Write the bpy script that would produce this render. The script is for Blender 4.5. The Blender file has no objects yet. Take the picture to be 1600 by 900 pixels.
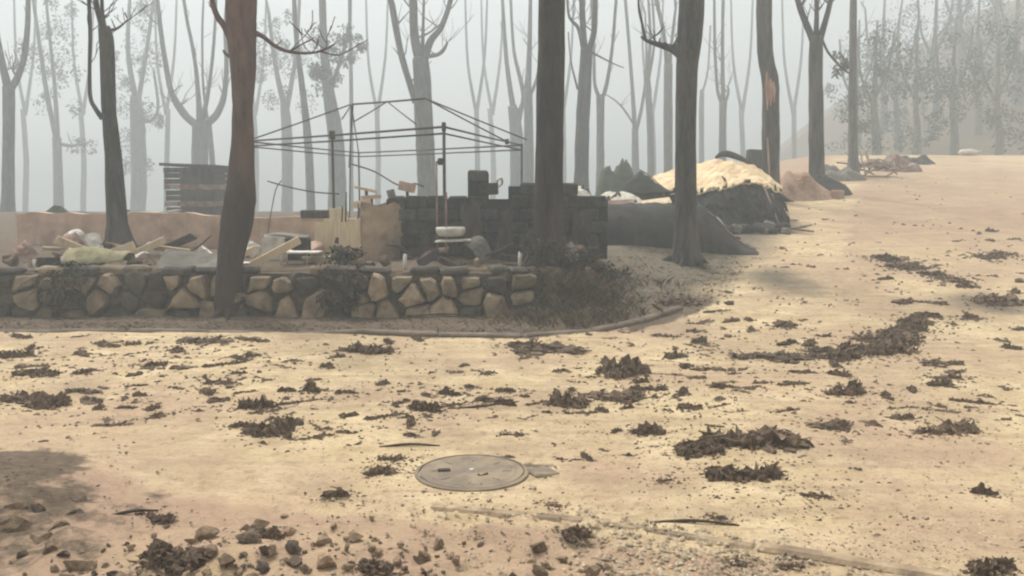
import bpy, bmesh, math, random
from mathutils import Vector, noise, Matrix

# ------------------------------------------------------------------ camera, sky, sun, exposure
scene = bpy.context.scene
col = scene.collection
CAM_Z, F, HORIZON = 1.7, 1386.0, 295.0
PITCH = math.atan((450 - HORIZON) / F)
cam = bpy.data.cameras.new("camera")
cam.sensor_width = 36.0
cam.lens = 36.0 * F / 1600.0
cam.clip_start, cam.clip_end = 0.05, 1000.0
cam_obj = bpy.data.objects.new("camera", cam)
cam_obj.location = (0, 0, CAM_Z)
cam_obj.rotation_euler = (math.pi / 2 - PITCH, 0, 0)
col.objects.link(cam_obj)
scene.camera = cam_obj

SUN_EL, SUN_AZ = math.radians(58), math.radians(-35)      # azimuth from +Y towards +X
world = bpy.data.worlds.new("World")
scene.world = world
world.use_nodes = True
wn, wl = world.node_tree.nodes, world.node_tree.links
wn.clear()
w_out = wn.new("ShaderNodeOutputWorld")
w_bg = wn.new("ShaderNodeBackground")
w_sky = wn.new("ShaderNodeTexSky")
w_sky.sky_type = 'NISHITA'
w_sky.sun_disc = False
w_sky.sun_elevation = SUN_EL
w_sky.sun_rotation = SUN_AZ
w_sky.air_density, w_sky.dust_density, w_sky.ozone_density = 1.0, 6.0, 1.0
w_hs = wn.new("ShaderNodeHueSaturation")
w_hs.inputs["Saturation"].default_value = 0.18
w_bg.inputs["Strength"].default_value = 0.12
wl.new(w_sky.outputs[0], w_hs.inputs["Color"])
wl.new(w_hs.outputs[0], w_bg.inputs["Color"])
wl.new(w_bg.outputs[0], w_out.inputs["Surface"])

sun = bpy.data.lights.new("sun", 'SUN')
sun.energy = 1.5
sun.angle = math.radians(11)
sun.color = (1.0, 0.94, 0.86)
sun_obj = bpy.data.objects.new("sun", sun)
sun_dir = Vector((math.sin(SUN_AZ) * math.cos(SUN_EL), math.cos(SUN_AZ) * math.cos(SUN_EL), math.sin(SUN_EL)))
sun_obj.rotation_euler = (-sun_dir).to_track_quat('-Z', 'Y').to_euler()
sun_obj.location = (0, 0, 30)
col.objects.link(sun_obj)

vs = scene.view_settings
vs.view_transform = 'Standard'
vs.look = 'None'
vs.gamma = 1.0
vs.exposure = 1.0
vs.use_curve_mapping = False
scene.render.engine = 'CYCLES'
cy = scene.cycles
cy.max_bounces = 8
cy.diffuse_bounces = 3
cy.glossy_bounces = 2
cy.volume_bounces = 4
cy.transparent_max_bounces = 8
cy.use_denoising = True
cy.sample_clamp_indirect = 6.0
cy.filter_width = 2.2

HAZE_DENSITY = 0.0100
HAZE_COLOR = (0.70, 0.757, 0.770)

rng = random.Random(11)
R = math.radians


def lerp(a, b, t):
    return a + (b - a) * t


def sstep(a, b, x):
    t = max(0.0, min(1.0, (x - a) / (b - a)))
    return t * t * (3 - 2 * t)


# ------------------------------------------------------------------ terrain
ROAD_FAR = [(-60, 11.2), (-30, 10.6), (-12, 10.45), (-6, 10.35), (-3, 10.2), (-1, 9.75), (0.3, 9.75), (1.3, 10.35), (2.3, 11.5),
            (3.4, 13.2), (4.6, 15.6), (5.8, 18.5), (7.2, 22), (9.2, 27), (12, 34), (15, 41), (21, 56)]
ROAD_NEAR = [(-60, 8.5), (-30, 7.6), (-12, 6.9), (-6, 6.3), (-3.4, 5.7), (-1.9, 4.9), (-0.7, 4.6), (0.29, 4.45), (1.55, 3.9),
             (3.4, 3.0), (6, 1.6), (10, -0.6), (17, -4), (28, -6), (40, 2), (44, 22), (46, 56)]


def poly_sd(x, y, pts):
    """distance to a polyline; positive on its far (left) side"""
    best, sign = 1e9, 1
    for (ax, ay), (bx, by) in zip(pts, pts[1:]):
        dx, dy = bx - ax, by - ay
        l2 = dx * dx + dy * dy
        t = max(0.0, min(1.0, ((x - ax) * dx + (y - ay) * dy) / l2))
        qx, qy = ax + t * dx, ay + t * dy
        d2 = (x - qx) ** 2 + (y - qy) ** 2
        if d2 < best:
            best = d2
            sign = 1 if dx * (y - ay) - dy * (x - ax) >= 0 else -1
    return sign * math.sqrt(best)


WALL_Y, WALL_END = 11.2, 0.35


def uphill(y):
    d = y - 10.0
    u = 0.11 * (math.log1p(math.exp(min(d, 60) * 1.1)) / 1.1)
    if d > 27:
        u -= 0.11 * (d - 27) * sstep(27, 34, d) if d < 34 else 0.11 * (d - 27) - 0.012 * (d - 34)
    return u


def gz(x, y):
    u = uphill(y)
    u *= sstep(-2.0, 4.0, x - 0.04 * y) if y > 10 else 1.0
    z = u
    dl = poly_sd(x, y, ROAD_FAR) if (-62 < x < 24 and 9 < y < 62) else (5.0 if x < 0 and y > 10.5 else -5.0)
    if dl > 0:
        terr = 0.64 + 0.02 * (max(y, 11) - 11)
        hill = uphill(y)
        strip = 0.09 * sstep(0.02, 0.5, dl)
        if y < 16 and x < WALL_END + 1.6:
            wall_w = sstep(WALL_Y + 0.12, WALL_Y + 0.30, y)
            bank_w = sstep(0.15, 2.4, dl)
            k = sstep(WALL_END - 0.05, WALL_END + 1.4, x)
            w = lerp(wall_w, bank_w, k)
        else:
            w = sstep(0.15, lerp(2.4, 5.0, sstep(13, 20, y)), dl)
        z = lerp(max(u, strip), max(terr, 0.0), w) if y < 15 else lerp(max(hill, strip), terr, sstep(0.3, lerp(2.0, 9, sstep(14, 22, y)), dl))
        if y >= 15:
            pass
        z += 0.035 * noise.noise(Vector((x * 0.9, y * 0.9, 3.1))) * sstep(0.2, 1, dl)
    if y > 26:
        z -= 9.0 * sstep(26, 95, y) * (sstep(3, 16, dl) if dl > 0 and -62 < x < 24 and y < 62 else (1.0 - sstep(0, 40, x - 0.30 * (y - 62)) if y >= 62 else (1.0 if x < 0 else 0.0)))
    # far hillside on the right, thrown up behind the crest
    z += 24.0 * sstep(46, 104, y) * sstep(4, 66, x + 5 * noise.noise(Vector((x * .05, y * .05, 8))))
    # roadside mound, near left, and the rubble bank
    if y < 8 and x < 2:
        z += 0.20 * math.exp(-(((x + 3.1) / 0.9) ** 2 + ((y - 4.5) / 0.75) ** 2))
        z += 0.10 * math.exp(-(((x + 1.2) / 0.9) ** 2 + ((y - 3.7) / 0.45) ** 2))
    if y < 5.4 and -5 < x < 1.2:
        k_ = sstep(4.75, 4.3, y) * sstep(1.1, .2, x)
        z += k_ * (.045 * noise.noise(Vector((x * 6, y * 6, 2))) + .03 * noise.noise(Vector((x * 15, y * 15, 4))))
    if y < 45 and -14 < x < 18:
        z += 0.010 * noise.noise(Vector((x * 1.7, y * 1.7, 0.3))) + 0.005 * noise.noise(Vector((x * 5.1, y * 5.1, 7.7)))
    return z


CP, SP = math.cos(PITCH), math.sin(PITCH)


def ray(px, py):
    a, b = (px - 800) / F, (450 - py) / F
    return Vector((a, CP + b * SP, -SP + b * CP))


def at(px, py, Y):
    """the point at ground distance Y seen towards this direction"""
    r = ray(px, py)
    t = Y / r.y
    return Vector((r.x * t, Y, CAM_Z + r.z * t))


def on_ground(px, py):
    r = ray(px, py)
    t, dt = 1.5, 0.08
    while t < 90:
        p = r * t
        if CAM_Z + p.z < gz(p.x, p.y):
            lo, hi = t - dt, t
            for _ in range(12):
                m = (lo + hi) / 2
                p = r * m
                if CAM_Z + p.z < gz(p.x, p.y):
                    hi = m
                else:
                    lo = m
            p = r * hi
            return Vector((p.x, p.y, gz(p.x, p.y)))
        t += dt
        dt = 0.03 + 0.012 * t
    p = r * 60
    return Vector((p.x, p.y, gz(p.x, p.y)))


# ------------------------------------------------------------------ materials
def mat(name, c1, c2=None, scale=6.0, rough=0.9, bump=0.3, bump_scale=30.0, c3=None, c3_scale=1.5, c3_amt=0.5, metal=0.0,
        obj_var=0.0, stretch=None, island=False, bump_dist=0.02):
    m = bpy.data.materials.new(name)
    m.use_nodes = True
    n, l = m.node_tree.nodes, m.node_tree.links
    n.clear()
    out = n.new("ShaderNodeOutputMaterial")
    b = n.new("ShaderNodeBsdfPrincipled")
    l.new(b.outputs[0], out.inputs["Surface"])
    b.inputs["Roughness"].default_value = rough
    b.inputs["Metallic"].default_value = metal
    b.inputs["Specular IOR Level"].default_value = 0.25
    tc = n.new("ShaderNodeTexCoord")
    src = tc.outputs["Object"]
    if stretch:
        mp = n.new("ShaderNodeMapping")
        mp.inputs["Scale"].default_value = stretch
        l.new(src, mp.inputs[0])
        src = mp.outputs[0]
    nz = n.new("ShaderNodeTexNoise")
    nz.inputs["Scale"].default_value = scale
    nz.inputs["Detail"].default_value = 6
    nz.inputs["Roughness"].default_value = 0.62
    l.new(src, nz.inputs["Vector"])
    rp = n.new("ShaderNodeValToRGB")
    rp.color_ramp.elements[0].position = 0.32
    rp.color_ramp.elements[1].position = 0.70
    rp.color_ramp.elements[0].color = (*c1, 1)
    rp.color_ramp.elements[1].color = (*(c2 or c1), 1)
    l.new(nz.outputs[0], rp.inputs[0])
    c = rp.outputs[0]
    if c3:
        n3 = n.new("ShaderNodeTexNoise")
        n3.inputs["Scale"].default_value = c3_scale
        n3.inputs["Detail"].default_value = 5
        l.new(src, n3.inputs["Vector"])
        r3 = n.new("ShaderNodeMapRange")
        r3.inputs[1].default_value = 0.48
        r3.inputs[2].default_value = 0.62
        r3.inputs[4].default_value = c3_amt
        l.new(n3.outputs[0], r3.inputs[0])
        mx = n.new("ShaderNodeMix")
        mx.data_type = 'RGBA'
        l.new(r3.outputs[0], mx.inputs[0])
        l.new(c, mx.inputs[6])
        mx.inputs[7].default_value = (*c3, 1)
        c = mx.outputs[2]
    if obj_var or island:
        if island:
            oi = n.new("ShaderNodeNewGeometry").outputs["Random Per Island"]
        else:
            oi = n.new("ShaderNodeObjectInfo").outputs["Random"]
        mr = n.new("ShaderNodeMapRange")
        mr.inputs[3].default_value = 1 - (obj_var or 0.4)
        mr.inputs[4].default_value = 1 + (obj_var or 0.4)
        l.new(oi, mr.inputs[0])
        hv = n.new("ShaderNodeHueSaturation")
        l.new(mr.outputs[0], hv.inputs["Value"])
        l.new(c, hv.inputs["Color"])
        c = hv.outputs[0]
    l.new(c, b.inputs["Base Color"])
    if bump:
        nb = n.new("ShaderNodeTexNoise")
        nb.inputs["Scale"].default_value = bump_scale
        nb.inputs["Detail"].default_value = 5
        l.new(src, nb.inputs["Vector"])
        bp = n.new("ShaderNodeBump")
        bp.inputs["Strength"].default_value = bump
        bp.inputs["Distance"].default_value = bump_dist
        l.new(nb.outputs[0], bp.inputs["Height"])
        l.new(bp.outputs[0], b.inputs["Normal"])
    return m


M = {}
BARK = (1, 1, 0.22)
M['bark'] = mat('charred_bark', (0.018, 0.017, 0.016), (0.085, 0.078, 0.068), 11, bump=1.0, bump_scale=14, stretch=BARK, c3=(0.14, 0.12, 0.10), c3_scale=3.0, c3_amt=0.6, bump_dist=0.12)
M['bark_black'] = mat('black_bark', (0.012, 0.010, 0.009), (0.05, 0.041, 0.036), 11, bump=1.0, bump_scale=13, stretch=BARK, c3=(0.085, 0.066, 0.054), c3_scale=3.2, c3_amt=0.55, bump_dist=0.12)
M['bark_red'] = mat('pink_brown_bark', (0.055, 0.038, 0.034), (0.17, 0.105, 0.092), 8, bump=0.9, bump_scale=12, stretch=(1, 1, 0.3), c3=(0.25, 0.135, 0.105), c3_scale=1.8, c3_amt=0.6, bump_dist=0.08)
def char_foot(m, z0, z1, colour):
    n, l = m.node_tree.nodes, m.node_tree.links
    b = next(x for x in n if x.type == 'BSDF_PRINCIPLED')
    src = b.inputs["Base Color"].links[0].from_socket
    tc = n.new("ShaderNodeTexCoord")
    sp = n.new("ShaderNodeSeparateXYZ")
    l.new(tc.outputs["Object"], sp.inputs[0])
    t = n.new("ShaderNodeTexNoise")
    t.inputs["Scale"].default_value = 3.0
    l.new(tc.outputs["Object"], t.inputs["Vector"])
    ad = n.new("ShaderNodeMath")
    ad.operation = 'MULTIPLY_ADD'
    l.new(t.outputs[0], ad.inputs[0])
    ad.inputs[1].default_value = 1.6
    l.new(sp.outputs[2], ad.inputs[2])
    r = n.new("ShaderNodeMapRange")
    r.inputs[1].default_value, r.inputs[2].default_value = z0 + .8, z1 + .8
    r.inputs[3].default_value, r.inputs[4].default_value = .85, 0.0
    l.new(ad.outputs[0], r.inputs[0])
    mx = n.new("ShaderNodeMix")
    mx.data_type = 'RGBA'
    l.new(r.outputs[0], mx.inputs[0])
    l.new(src, mx.inputs[6])
    mx.inputs[7].default_value = (*colour, 1)
    l.new(mx.outputs[2], b.inputs["Base Color"])


char_foot(M['bark_red'], 1.2, 2.6, (0.04, 0.034, 0.03))
M['bark_grey_hazed'] = mat('haze_lightened_grey_bark', (0.085, 0.085, 0.080), (0.20, 0.195, 0.18), 9, bump=0.7, bump_scale=14, stretch=BARK, bump_dist=0.05)  # grey bark with smoke fading put into its colour: lightened for distant trunks
M['split_wood'] = mat('raw_split_wood', (0.30, 0.15, 0.10), (0.55, 0.36, 0.24), 14, bump=0.5, bump_scale=30, stretch=(1, 1, 0.12))
M['leaf'] = mat('scorched_leaves', (0.06, 0.065, 0.045), (0.12, 0.105, 0.07), 3, bump=0, island=True)
M['leaf_dark'] = mat('dark_evergreen_leaves', (0.035, 0.045, 0.035), (0.07, 0.075, 0.055), 3, bump=0, island=True)
M['char'] = mat('charred_litter', (0.038, 0.027, 0.019), (0.22, 0.15, 0.098), 26, bump=0.5, bump_scale=60, obj_var=0.3)
M['char_leaf'] = mat('charred_leaf_litter', (0.08, 0.057, 0.040), (0.30, 0.22, 0.145), 9, bump=0, island=True)
M['stick'] = mat('charred_stick', (0.025, 0.02, 0.017), (0.11, 0.08, 0.055), 20, bump=0.4, bump_scale=50)
M['fleck'] = mat('dark_flecks', (0.05, 0.036, 0.026), (0.24, 0.17, 0.11), 3, bump=0, island=True)
M['pebble'] = mat('pale_pebbles', (0.30, 0.23, 0.15), (0.52, 0.43, 0.31), 3, bump=0, island=True)
M['rock'] = mat('tan_rubble', (0.19, 0.13, 0.08), (0.44, 0.32, 0.20), 8, bump=0.6, bump_scale=25, obj_var=0.35, c3=(0.10, 0.075, 0.055), c3_scale=4, c3_amt=0.6)
M['rock_dark'] = mat('sooty_rubble', (0.06, 0.044, 0.033), (0.19, 0.14, 0.098), 8, bump=0.6, bump_scale=25, obj_var=0.3)
M['stone_pale'] = mat('pale_wall_stone', (0.20, 0.145, 0.095), (0.40, 0.30, 0.195), 6, bump=0.7, bump_scale=20, obj_var=0.25, c3=(0.12, 0.09, 0.065), c3_scale=4, c3_amt=0.7)
M['stone'] = mat('brown_wall_stone', (0.15, 0.115, 0.075), (0.34, 0.265, 0.175), 6, bump=0.7, bump_scale=20, obj_var=0.4, c3=(0.05, 0.042, 0.034), c3_scale=3, c3_amt=0.8)
M['stone_dark'] = mat('sooty_wall_stone', (0.035, 0.031, 0.027), (0.105, 0.09, 0.07), 6, bump=0.7, bump_scale=20, obj_var=0.35)
M['mortar'] = mat('earth_mortar', (0.05, 0.04, 0.03), (0.135, 0.105, 0.075), 8, bump=0.8, bump_scale=30)
M['kerb_sand'] = mat('sand_drifted_kerb', (0.22, 0.16, 0.10), (0.44, 0.33, 0.21), 11, bump=0.5, bump_scale=40, c3=(0.17, 0.125, 0.085), c3_scale=2.2, c3_amt=0.8, obj_var=0.1)
M['kerb'] = mat('dusty_kerb_concrete', (0.13, 0.105, 0.08), (0.24, 0.19, 0.14), 7, bump=0.5, bump_scale=40, c3=(0.09, 0.07, 0.052), c3_scale=2.2, c3_amt=0.7, obj_var=0.15)
M['iron'] = mat('dusty_cast_iron', (0.17, 0.137, 0.10), (0.25, 0.20, 0.145), 9, rough=0.9, bump=0.3, bump_scale=60, c3=(0.34, 0.265, 0.17), c3_scale=5, c3_amt=0.5)
M['iron_dark'] = mat('iron_hole', (0.03, 0.024, 0.02), (0.06, 0.05, 0.04), 20, bump=0)
M['steel'] = mat('scorched_steel_tube', (0.04, 0.04, 0.037), (0.11, 0.10, 0.09), 12, rough=0.7, bump=0.2, metal=0.3)
M['steel_pale'] = mat('burnt_pale_steel', (0.20, 0.175, 0.15), (0.42, 0.38, 0.33), 12, rough=0.6, bump=0.2, metal=0.2)
M['block'] = mat('sooty_concrete_block', (0.026, 0.027, 0.024), (0.065, 0.065, 0.056), 10, bump=0.6, bump_scale=50, obj_var=0.35, c3=(0.095, 0.09, 0.078), c3_scale=5, c3_amt=0.3)
M['tarp'] = mat('charred_tarpaulin', (0.017, 0.016, 0.016), (0.042, 0.04, 0.038), 4, bump=0.5, bump_scale=9, c3=(0.06, 0.048, 0.042), c3_scale=2, c3_amt=0.5)
M['tan_roof'] = mat('scorched_cream_roofing', (0.62, 0.46, 0.26), (0.86, 0.69, 0.44), 2.2, bump=0.8, bump_scale=9, c3=(0.50, 0.34, 0.19), c3_scale=3.5, c3_amt=0.55, bump_dist=0.05)
M['pink'] = mat('pinkish_plaster', (0.50, 0.34, 0.25), (0.68, 0.49, 0.37), 4, bump=0.5, bump_scale=25, c3=(0.36, 0.23, 0.165), c3_scale=2.4, c3_amt=0.7)
M['pink_earth'] = mat('reddish_earth', (0.28, 0.17, 0.115), (0.45, 0.29, 0.20), 5, bump=0.8, bump_scale=20)
M['ply'] = mat('pale_plywood', (0.60, 0.47, 0.30), (0.80, 0.66, 0.46), 5, bump=0.3, bump_scale=30, stretch=(1, 1, 0.3), c3=(0.24, 0.16, 0.09), c3_scale=3, c3_amt=0.6)
M['beige'] = mat('scorched_beige_tank', (0.30, 0.215, 0.145), (0.44, 0.33, 0.225), 4, bump=0.3, bump_scale=12, c3=(0.12, 0.085, 0.06), c3_scale=2.5, c3_amt=0.7)
M['white'] = mat('sooty_white_enamel', (0.50, 0.46, 0.40), (0.78, 0.74, 0.67), 7, rough=0.55, bump=0.2, c3=(0.30, 0.24, 0.18), c3_scale=5, c3_amt=0.5)
M['dark'] = mat('burnt_interior', (0.018, 0.017, 0.016), (0.045, 0.042, 0.038), 8, bump=0.5)
M['dark_wood'] = mat('burnt_boards', (0.035, 0.03, 0.026), (0.10, 0.082, 0.068), 12, bump=0.6, stretch=(1, 1, 0.2))
M['grey_sheet'] = mat('ashy_grey_sheet', (0.11, 0.10, 0.085), (0.22, 0.20, 0.165), 6, bump=0.5, bump_scale=20)
M['olive'] = mat('yellowed_sheet', (0.22, 0.20, 0.10), (0.44, 0.39, 0.24), 6, bump=0.5, bump_scale=12, c3=(0.12, 0.10, 0.06), c3_scale=4, c3_amt=0.6)
M['green'] = mat('dark_green_canvas', (0.045, 0.06, 0.035), (0.09, 0.11, 0.065), 5, bump=0.4)
M['rust'] = mat('fire_rusted_metal', (0.14, 0.075, 0.05), (0.30, 0.18, 0.13), 8, rough=0.8, bump=0.5, c3=(0.36, 0.31, 0.27), c3_scale=3, c3_amt=0.6)
M['ash'] = mat('pale_ash', (0.45, 0.42, 0.34), (0.72, 0.69, 0.58), 6, bump=0.7, bump_scale=18)
M['grass'] = mat('dead_grass', (0.06, 0.047, 0.03), (0.19, 0.145, 0.09), 3, bump=0, island=True)
M['burnt_grass'] = mat('burnt_weeds', (0.03, 0.03, 0.022), (0.09, 0.08, 0.055), 3, bump=0, island=True)


def ground_material(name, mode):
    """earth and road share their mineral colours; masks painted per vertex choose between soil kinds"""
    m = bpy.data.materials.new(name)
    m.use_nodes = True
    n, l = m.node_tree.nodes, m.node_tree.links
    b = n["Principled BSDF"]
    b.inputs["Roughness"].default_value = 0.95
    b.inputs["Specular IOR Level"].default_value = 0.15
    tc = n.new("ShaderNodeTexCoord")

    def nz(scale, detail=6, rough=0.6):
        t = n.new("ShaderNodeTexNoise")
        t.inputs["Scale"].default_value = scale
        t.inputs["Detail"].default_value = detail
        t.inputs["Roughness"].default_value = rough
        l.new(tc.outputs["Object"], t.inputs["Vector"])
        return t.outputs[0]

    def rng_(src, a, bb, lo=0.0, hi=1.0):
        r = n.new("ShaderNodeMapRange")
        r.inputs[1].default_value, r.inputs[2].default_value = a, bb
        r.inputs[3].default_value, r.inputs[4].default_value = lo, hi
        l.new(src, r.inputs[0])
        return r.outputs[0]

    def mix(f, a, bb):
        x = n.new("ShaderNodeMix")
        x.data_type = 'RGBA'
        l.new(f, x.inputs[0])
        for s, i in ((a, 6), (bb, 7)):
            if isinstance(s, tuple):
                x.inputs[i].default_value = (*s, 1)
            else:
                l.new(s, x.inputs[i])
        return x.outputs[2]

    def math_(op, a, bb):
        x = n.new("ShaderNodeMath")
        x.operation = op
        for s, i in ((a, 0), (bb, 1)):
            if isinstance(s, (int, float)):
                x.inputs[i].default_value = s
            else:
                l.new(s, x.inputs[i])
        return x.outputs[0]

    big, mid, fine, grit = nz(0.55, 5), nz(2.6, 6), nz(13, 6, 0.7), nz(70, 4, 0.7)
    sand = mix(rng_(mid, 0.35, 0.65), (0.53, 0.40, 0.225), (0.71, 0.565, 0.35))
    sand = mix(rng_(big, 0.44, 0.60, 0, 0.8), sand, (0.47, 0.33, 0.22))
    sand = mix(rng_(nz(1.15, 7, .68), 0.50, 0.66, 0, 0.55), sand, (0.33, 0.235, 0.15))
    sand = mix(rng_(nz(6.0, 6, .7), 0.52, 0.68, 0, 0.5), sand, (0.36, 0.265, 0.165))
    mp_ = n.new("ShaderNodeMapping")
    mp_.inputs["Scale"].default_value = (0.45, 4.2, 1.0)
    mp_.inputs["Rotation"].default_value = (0, 0, 0.12)
    l.new(tc.outputs["Object"], mp_.inputs[0])
    st_ = n.new("ShaderNodeTexNoise")
    st_.inputs["Scale"].default_value = 1.3
    st_.inputs["Detail"].default_value = 6
    l.new(mp_.outputs[0], st_.inputs["Vector"])
    sand = mix(rng_(st_.outputs[0], 0.52, 0.66, 0, 0.5), sand, (0.38, 0.275, 0.175))
    sand = mix(rng_(fine, 0.52, 0.70, 0, 0.7), sand, (0.27, 0.20, 0.13))
    sand = mix(rng_(nz(34, 5, .75), 0.55, 0.70, 0, 0.55), sand, (0.20, 0.145, 0.095))
    sand = mix(rng_(grit, 0.56, 0.74, 0, 0.7), sand, (0.15, 0.11, 0.075))
    sand = mix(rng_(grit, 0.25, 0.40, 0.35, 0), sand, (0.66, 0.55, 0.38))
    at_ = n.new("ShaderNodeAttribute")
    at_.attribute_name = "soil"
    sep = n.new("ShaderNodeSeparateColor")
    l.new(at_.outputs["Color"], sep.inputs[0])

    def masked(ch, spread=0.55):
        f = math_('ADD', sep.outputs[ch], math_('MULTIPLY', math_('SUBTRACT', mid, 0.5), spread))
        f = math_('ADD', f, math_('MULTIPLY', math_('SUBTRACT', fine, 0.5), 0.5))
        return rng_(f, 0.30, 0.66)

    ash = mix(rng_(fine, 0.35, 0.65), (0.085, 0.062, 0.043), (0.185, 0.137, 0.092))
    grey = mix(rng_(fine, 0.35, 0.65), (0.10, 0.084, 0.06), (0.215, 0.178, 0.125))
    pink = mix(rng_(fine, 0.35, 0.65), (0.27, 0.175, 0.12), (0.46, 0.315, 0.22))
    c = mix(math_('MULTIPLY', masked(2, 1.1), .8), sand, pink)
    c = mix(masked(1), c, grey)
    fa = math_('ADD', sep.outputs[0], math_('MULTIPLY', math_('SUBTRACT', nz(4.5, 7, .7), 0.5), 1.0))
    c = mix(rng_(fa, 0.40, 0.56), c, ash)
    l.new(c, b.inputs["Base Color"])
    h = math_('ADD', math_('MULTIPLY', grit, 0.35), math_('ADD', math_('MULTIPLY', fine, 0.8), mid))
    bp = n.new("ShaderNodeBump")
    bp.inputs["Strength"].default_value = 0.75
    bp.inputs["Distance"].default_value = 0.045
    l.new(h, bp.inputs["Height"])
    l.new(bp.outputs[0], b.inputs["Normal"])
    return m


M['ground'] = ground_material('forest_earth', 0)
M['road'] = M['ground']


# ------------------------------------------------------------------ mesh helpers
class MB:
    def __init__(self):
        self.v, self.f = [], []

    def add(self, vs_, fs_):
        o = len(self.v)
        self.v.extend(Vector(p) for p in vs_)
        self.f.extend(tuple(i + o for i in f) for f in fs_)
        return self

    def box(self, c, s, rot=None, bev=0.0):
        hx, hy, hz = s[0] / 2, s[1] / 2, s[2] / 2
        if bev:
            b = min(bev, hx * .9, hy * .9, hz * .9)
            ring = lambda z, e: [Vector((x, y, z)) for x, y in ((-hx + e, -hy), (hx - e, -hy), (hx, -hy + e), (hx, hy - e), (hx - e, hy), (-hx + e, hy), (-hx, hy - e), (-hx, -hy + e))]
            ins = lambda r: [Vector((p.x * (hx - b) / hx, p.y * (hy - b) / hy, p.z)) for p in r]
            vs_ = ins(ring(-hz, b)) + ring(-hz + b, b) + ring(hz - b, b) + ins(ring(hz, b))
            fs_ = [tuple(range(7, -1, -1)), tuple(range(24, 32))]
            for k in range(3):
                for i in range(8):
                    j = (i + 1) % 8
                    fs_.append((k * 8 + i, k * 8 + j, k * 8 + 8 + j, k * 8 + 8 + i))
        else:
            vs_ = [Vector((x * hx, y * hy, z * hz)) for z in (-1, 1) for x, y in ((-1, -1), (1, -1), (1, 1), (-1, 1))]
            fs_ = [(3, 2, 1, 0), (4, 5, 6, 7), (0, 1, 5, 4), (1, 2, 6, 5), (2, 3, 7, 6), (3, 0, 4, 7)]
        c = Vector(c)
        self.add([(rot @ p if rot else p) + c for p in vs_], fs_)
        return self

    def tube(self, pts, rad, n=8, rough=0.0, seed=0.0, sub=3, knots=None):
        pts = [Vector(p) for p in pts]
        if sub > 1 and len(pts) > 2:
            P, Q = [], []
            for i in range(len(pts) - 1):
                p0, p1, p2, p3 = pts[max(i - 1, 0)], pts[i], pts[i + 1], pts[min(i + 2, len(pts) - 1)]
                for k in range(sub):
                    t = k / sub
                    P.append(0.5 * ((2 * p1) + (p2 - p0) * t + (2 * p0 - 5 * p1 + 4 * p2 - p3) * t * t + (3 * p1 - p0 - 3 * p2 + p3) * t ** 3))
                    Q.append(lerp(rad[i], rad[i + 1], t))
            P.append(pts[-1])
            Q.append(rad[-1])
        else:
            P, Q = pts, list(rad)
        up = None
        o = len(self.v)
        for i, p in enumerate(P):
            d = (P[min(i + 1, len(P) - 1)] - P[max(i - 1, 0)])
            if d.length < 1e-9:
                d = Vector((0, 0, 1))
            d.normalize()
            if up is None:
                up = d.orthogonal().normalized()
            up = (up - d * up.dot(d))
            up = up.normalized() if up.length > 1e-6 else d.orthogonal().normalized()
            s = d.cross(up)
            for k in range(n):
                a = 2 * math.pi * k / n
                r = Q[i]
                if rough:
                    e = up * math.cos(a) + s * math.sin(a)
                    q = Vector((e.x * 1.4, e.y * 1.4, e.z)) + Vector((seed, seed * 1.7, 0)) + p * 0.9
                    r *= 1 + rough * noise.noise(q * 1.6) + rough * 0.6 * noise.noise(q * 5.0)
                self.v.append(p + (up * math.cos(a) + s * math.sin(a)) * r)
        for i in range(len(P) - 1):
            for k in range(n):
                a, b = o + i * n + k, o + i * n + (k + 1) % n
                self.f.append((a, b, b + n, a + n))
        self.f.append(tuple(o + k for k in range(n - 1, -1, -1)))
        e = o + (len(P) - 1) * n
        self.f.append(tuple(e + k for k in range(n)))
        return self

    def sheet(self, fn, nu, nv, thick=0.0, torn=None):
        """grid sheet fn(u,v) -> Vector, given thickness along z/normal by a second layer"""
        top = [fn(i / nu, j / nv) for j in range(nv + 1) for i in range(nu + 1)]
        W = nu + 1
        if not thick:
            self.add(top, [(j * W + i, j * W + i + 1, (j + 1) * W + i + 1, (j + 1) * W + i) for j in range(nv) for i in range(nu)])
            return self
        tv = thick if isinstance(thick, Vector) else Vector((0, 0, thick))
        bot = [p - tv for p in top]
        K = len(top)
        fs_ = []
        for j in range(nv):
            for i in range(nu):
                if torn and torn(i / nu, j / nv):
                    continue
                a, b, c, d = j * W + i, j * W + i + 1, (j + 1) * W + i + 1, (j + 1) * W + i
                fs_ += [(a, b, c, d), (d + K, c + K, b + K, a + K)]
        for i in range(nu):
            a, b = i, i + 1
            fs_.append((b, a, a + K, b + K))
            a, b = nv * W + i, nv * W + i + 1
            fs_.append((a, b, b + K, a + K))
        for j in range(nv):
            a, b = j * W, (j + 1) * W
            fs_.append((a, b, b + K, a + K))
            a, b = j * W + nu, (j + 1) * W + nu
            fs_.append((b, a, a + K, b + K))
        self.add(top + bot, fs_)
        return self

    def mesh(self, name, material, origin=None, smooth=False):
        o = Vector(origin) if origin is not None else Vector((0, 0, 0))
        me = bpy.data.meshes.new(name)
        me.from_pydata([tuple(p - o) for p in self.v], [], self.f)
        me.materials.append(material)
        if smooth:
            me.polygons.foreach_set("use_smooth", [True] * len(me.polygons))
        me.update()
        return me


def tag(o, label=None, cat=None, group=None, kind=None):
    if label:
        o['label'] = label
    if cat:
        o['category'] = cat
    if group:
        o['group'] = group
    if kind:
        o['kind'] = kind
    return o


def empty(name, loc, rz=0.0):
    o = bpy.data.objects.new(name, None)
    o.empty_display_size = 0.2
    o.location = loc
    o.rotation_euler = (0, 0, rz)
    col.objects.link(o)
    return o


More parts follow.
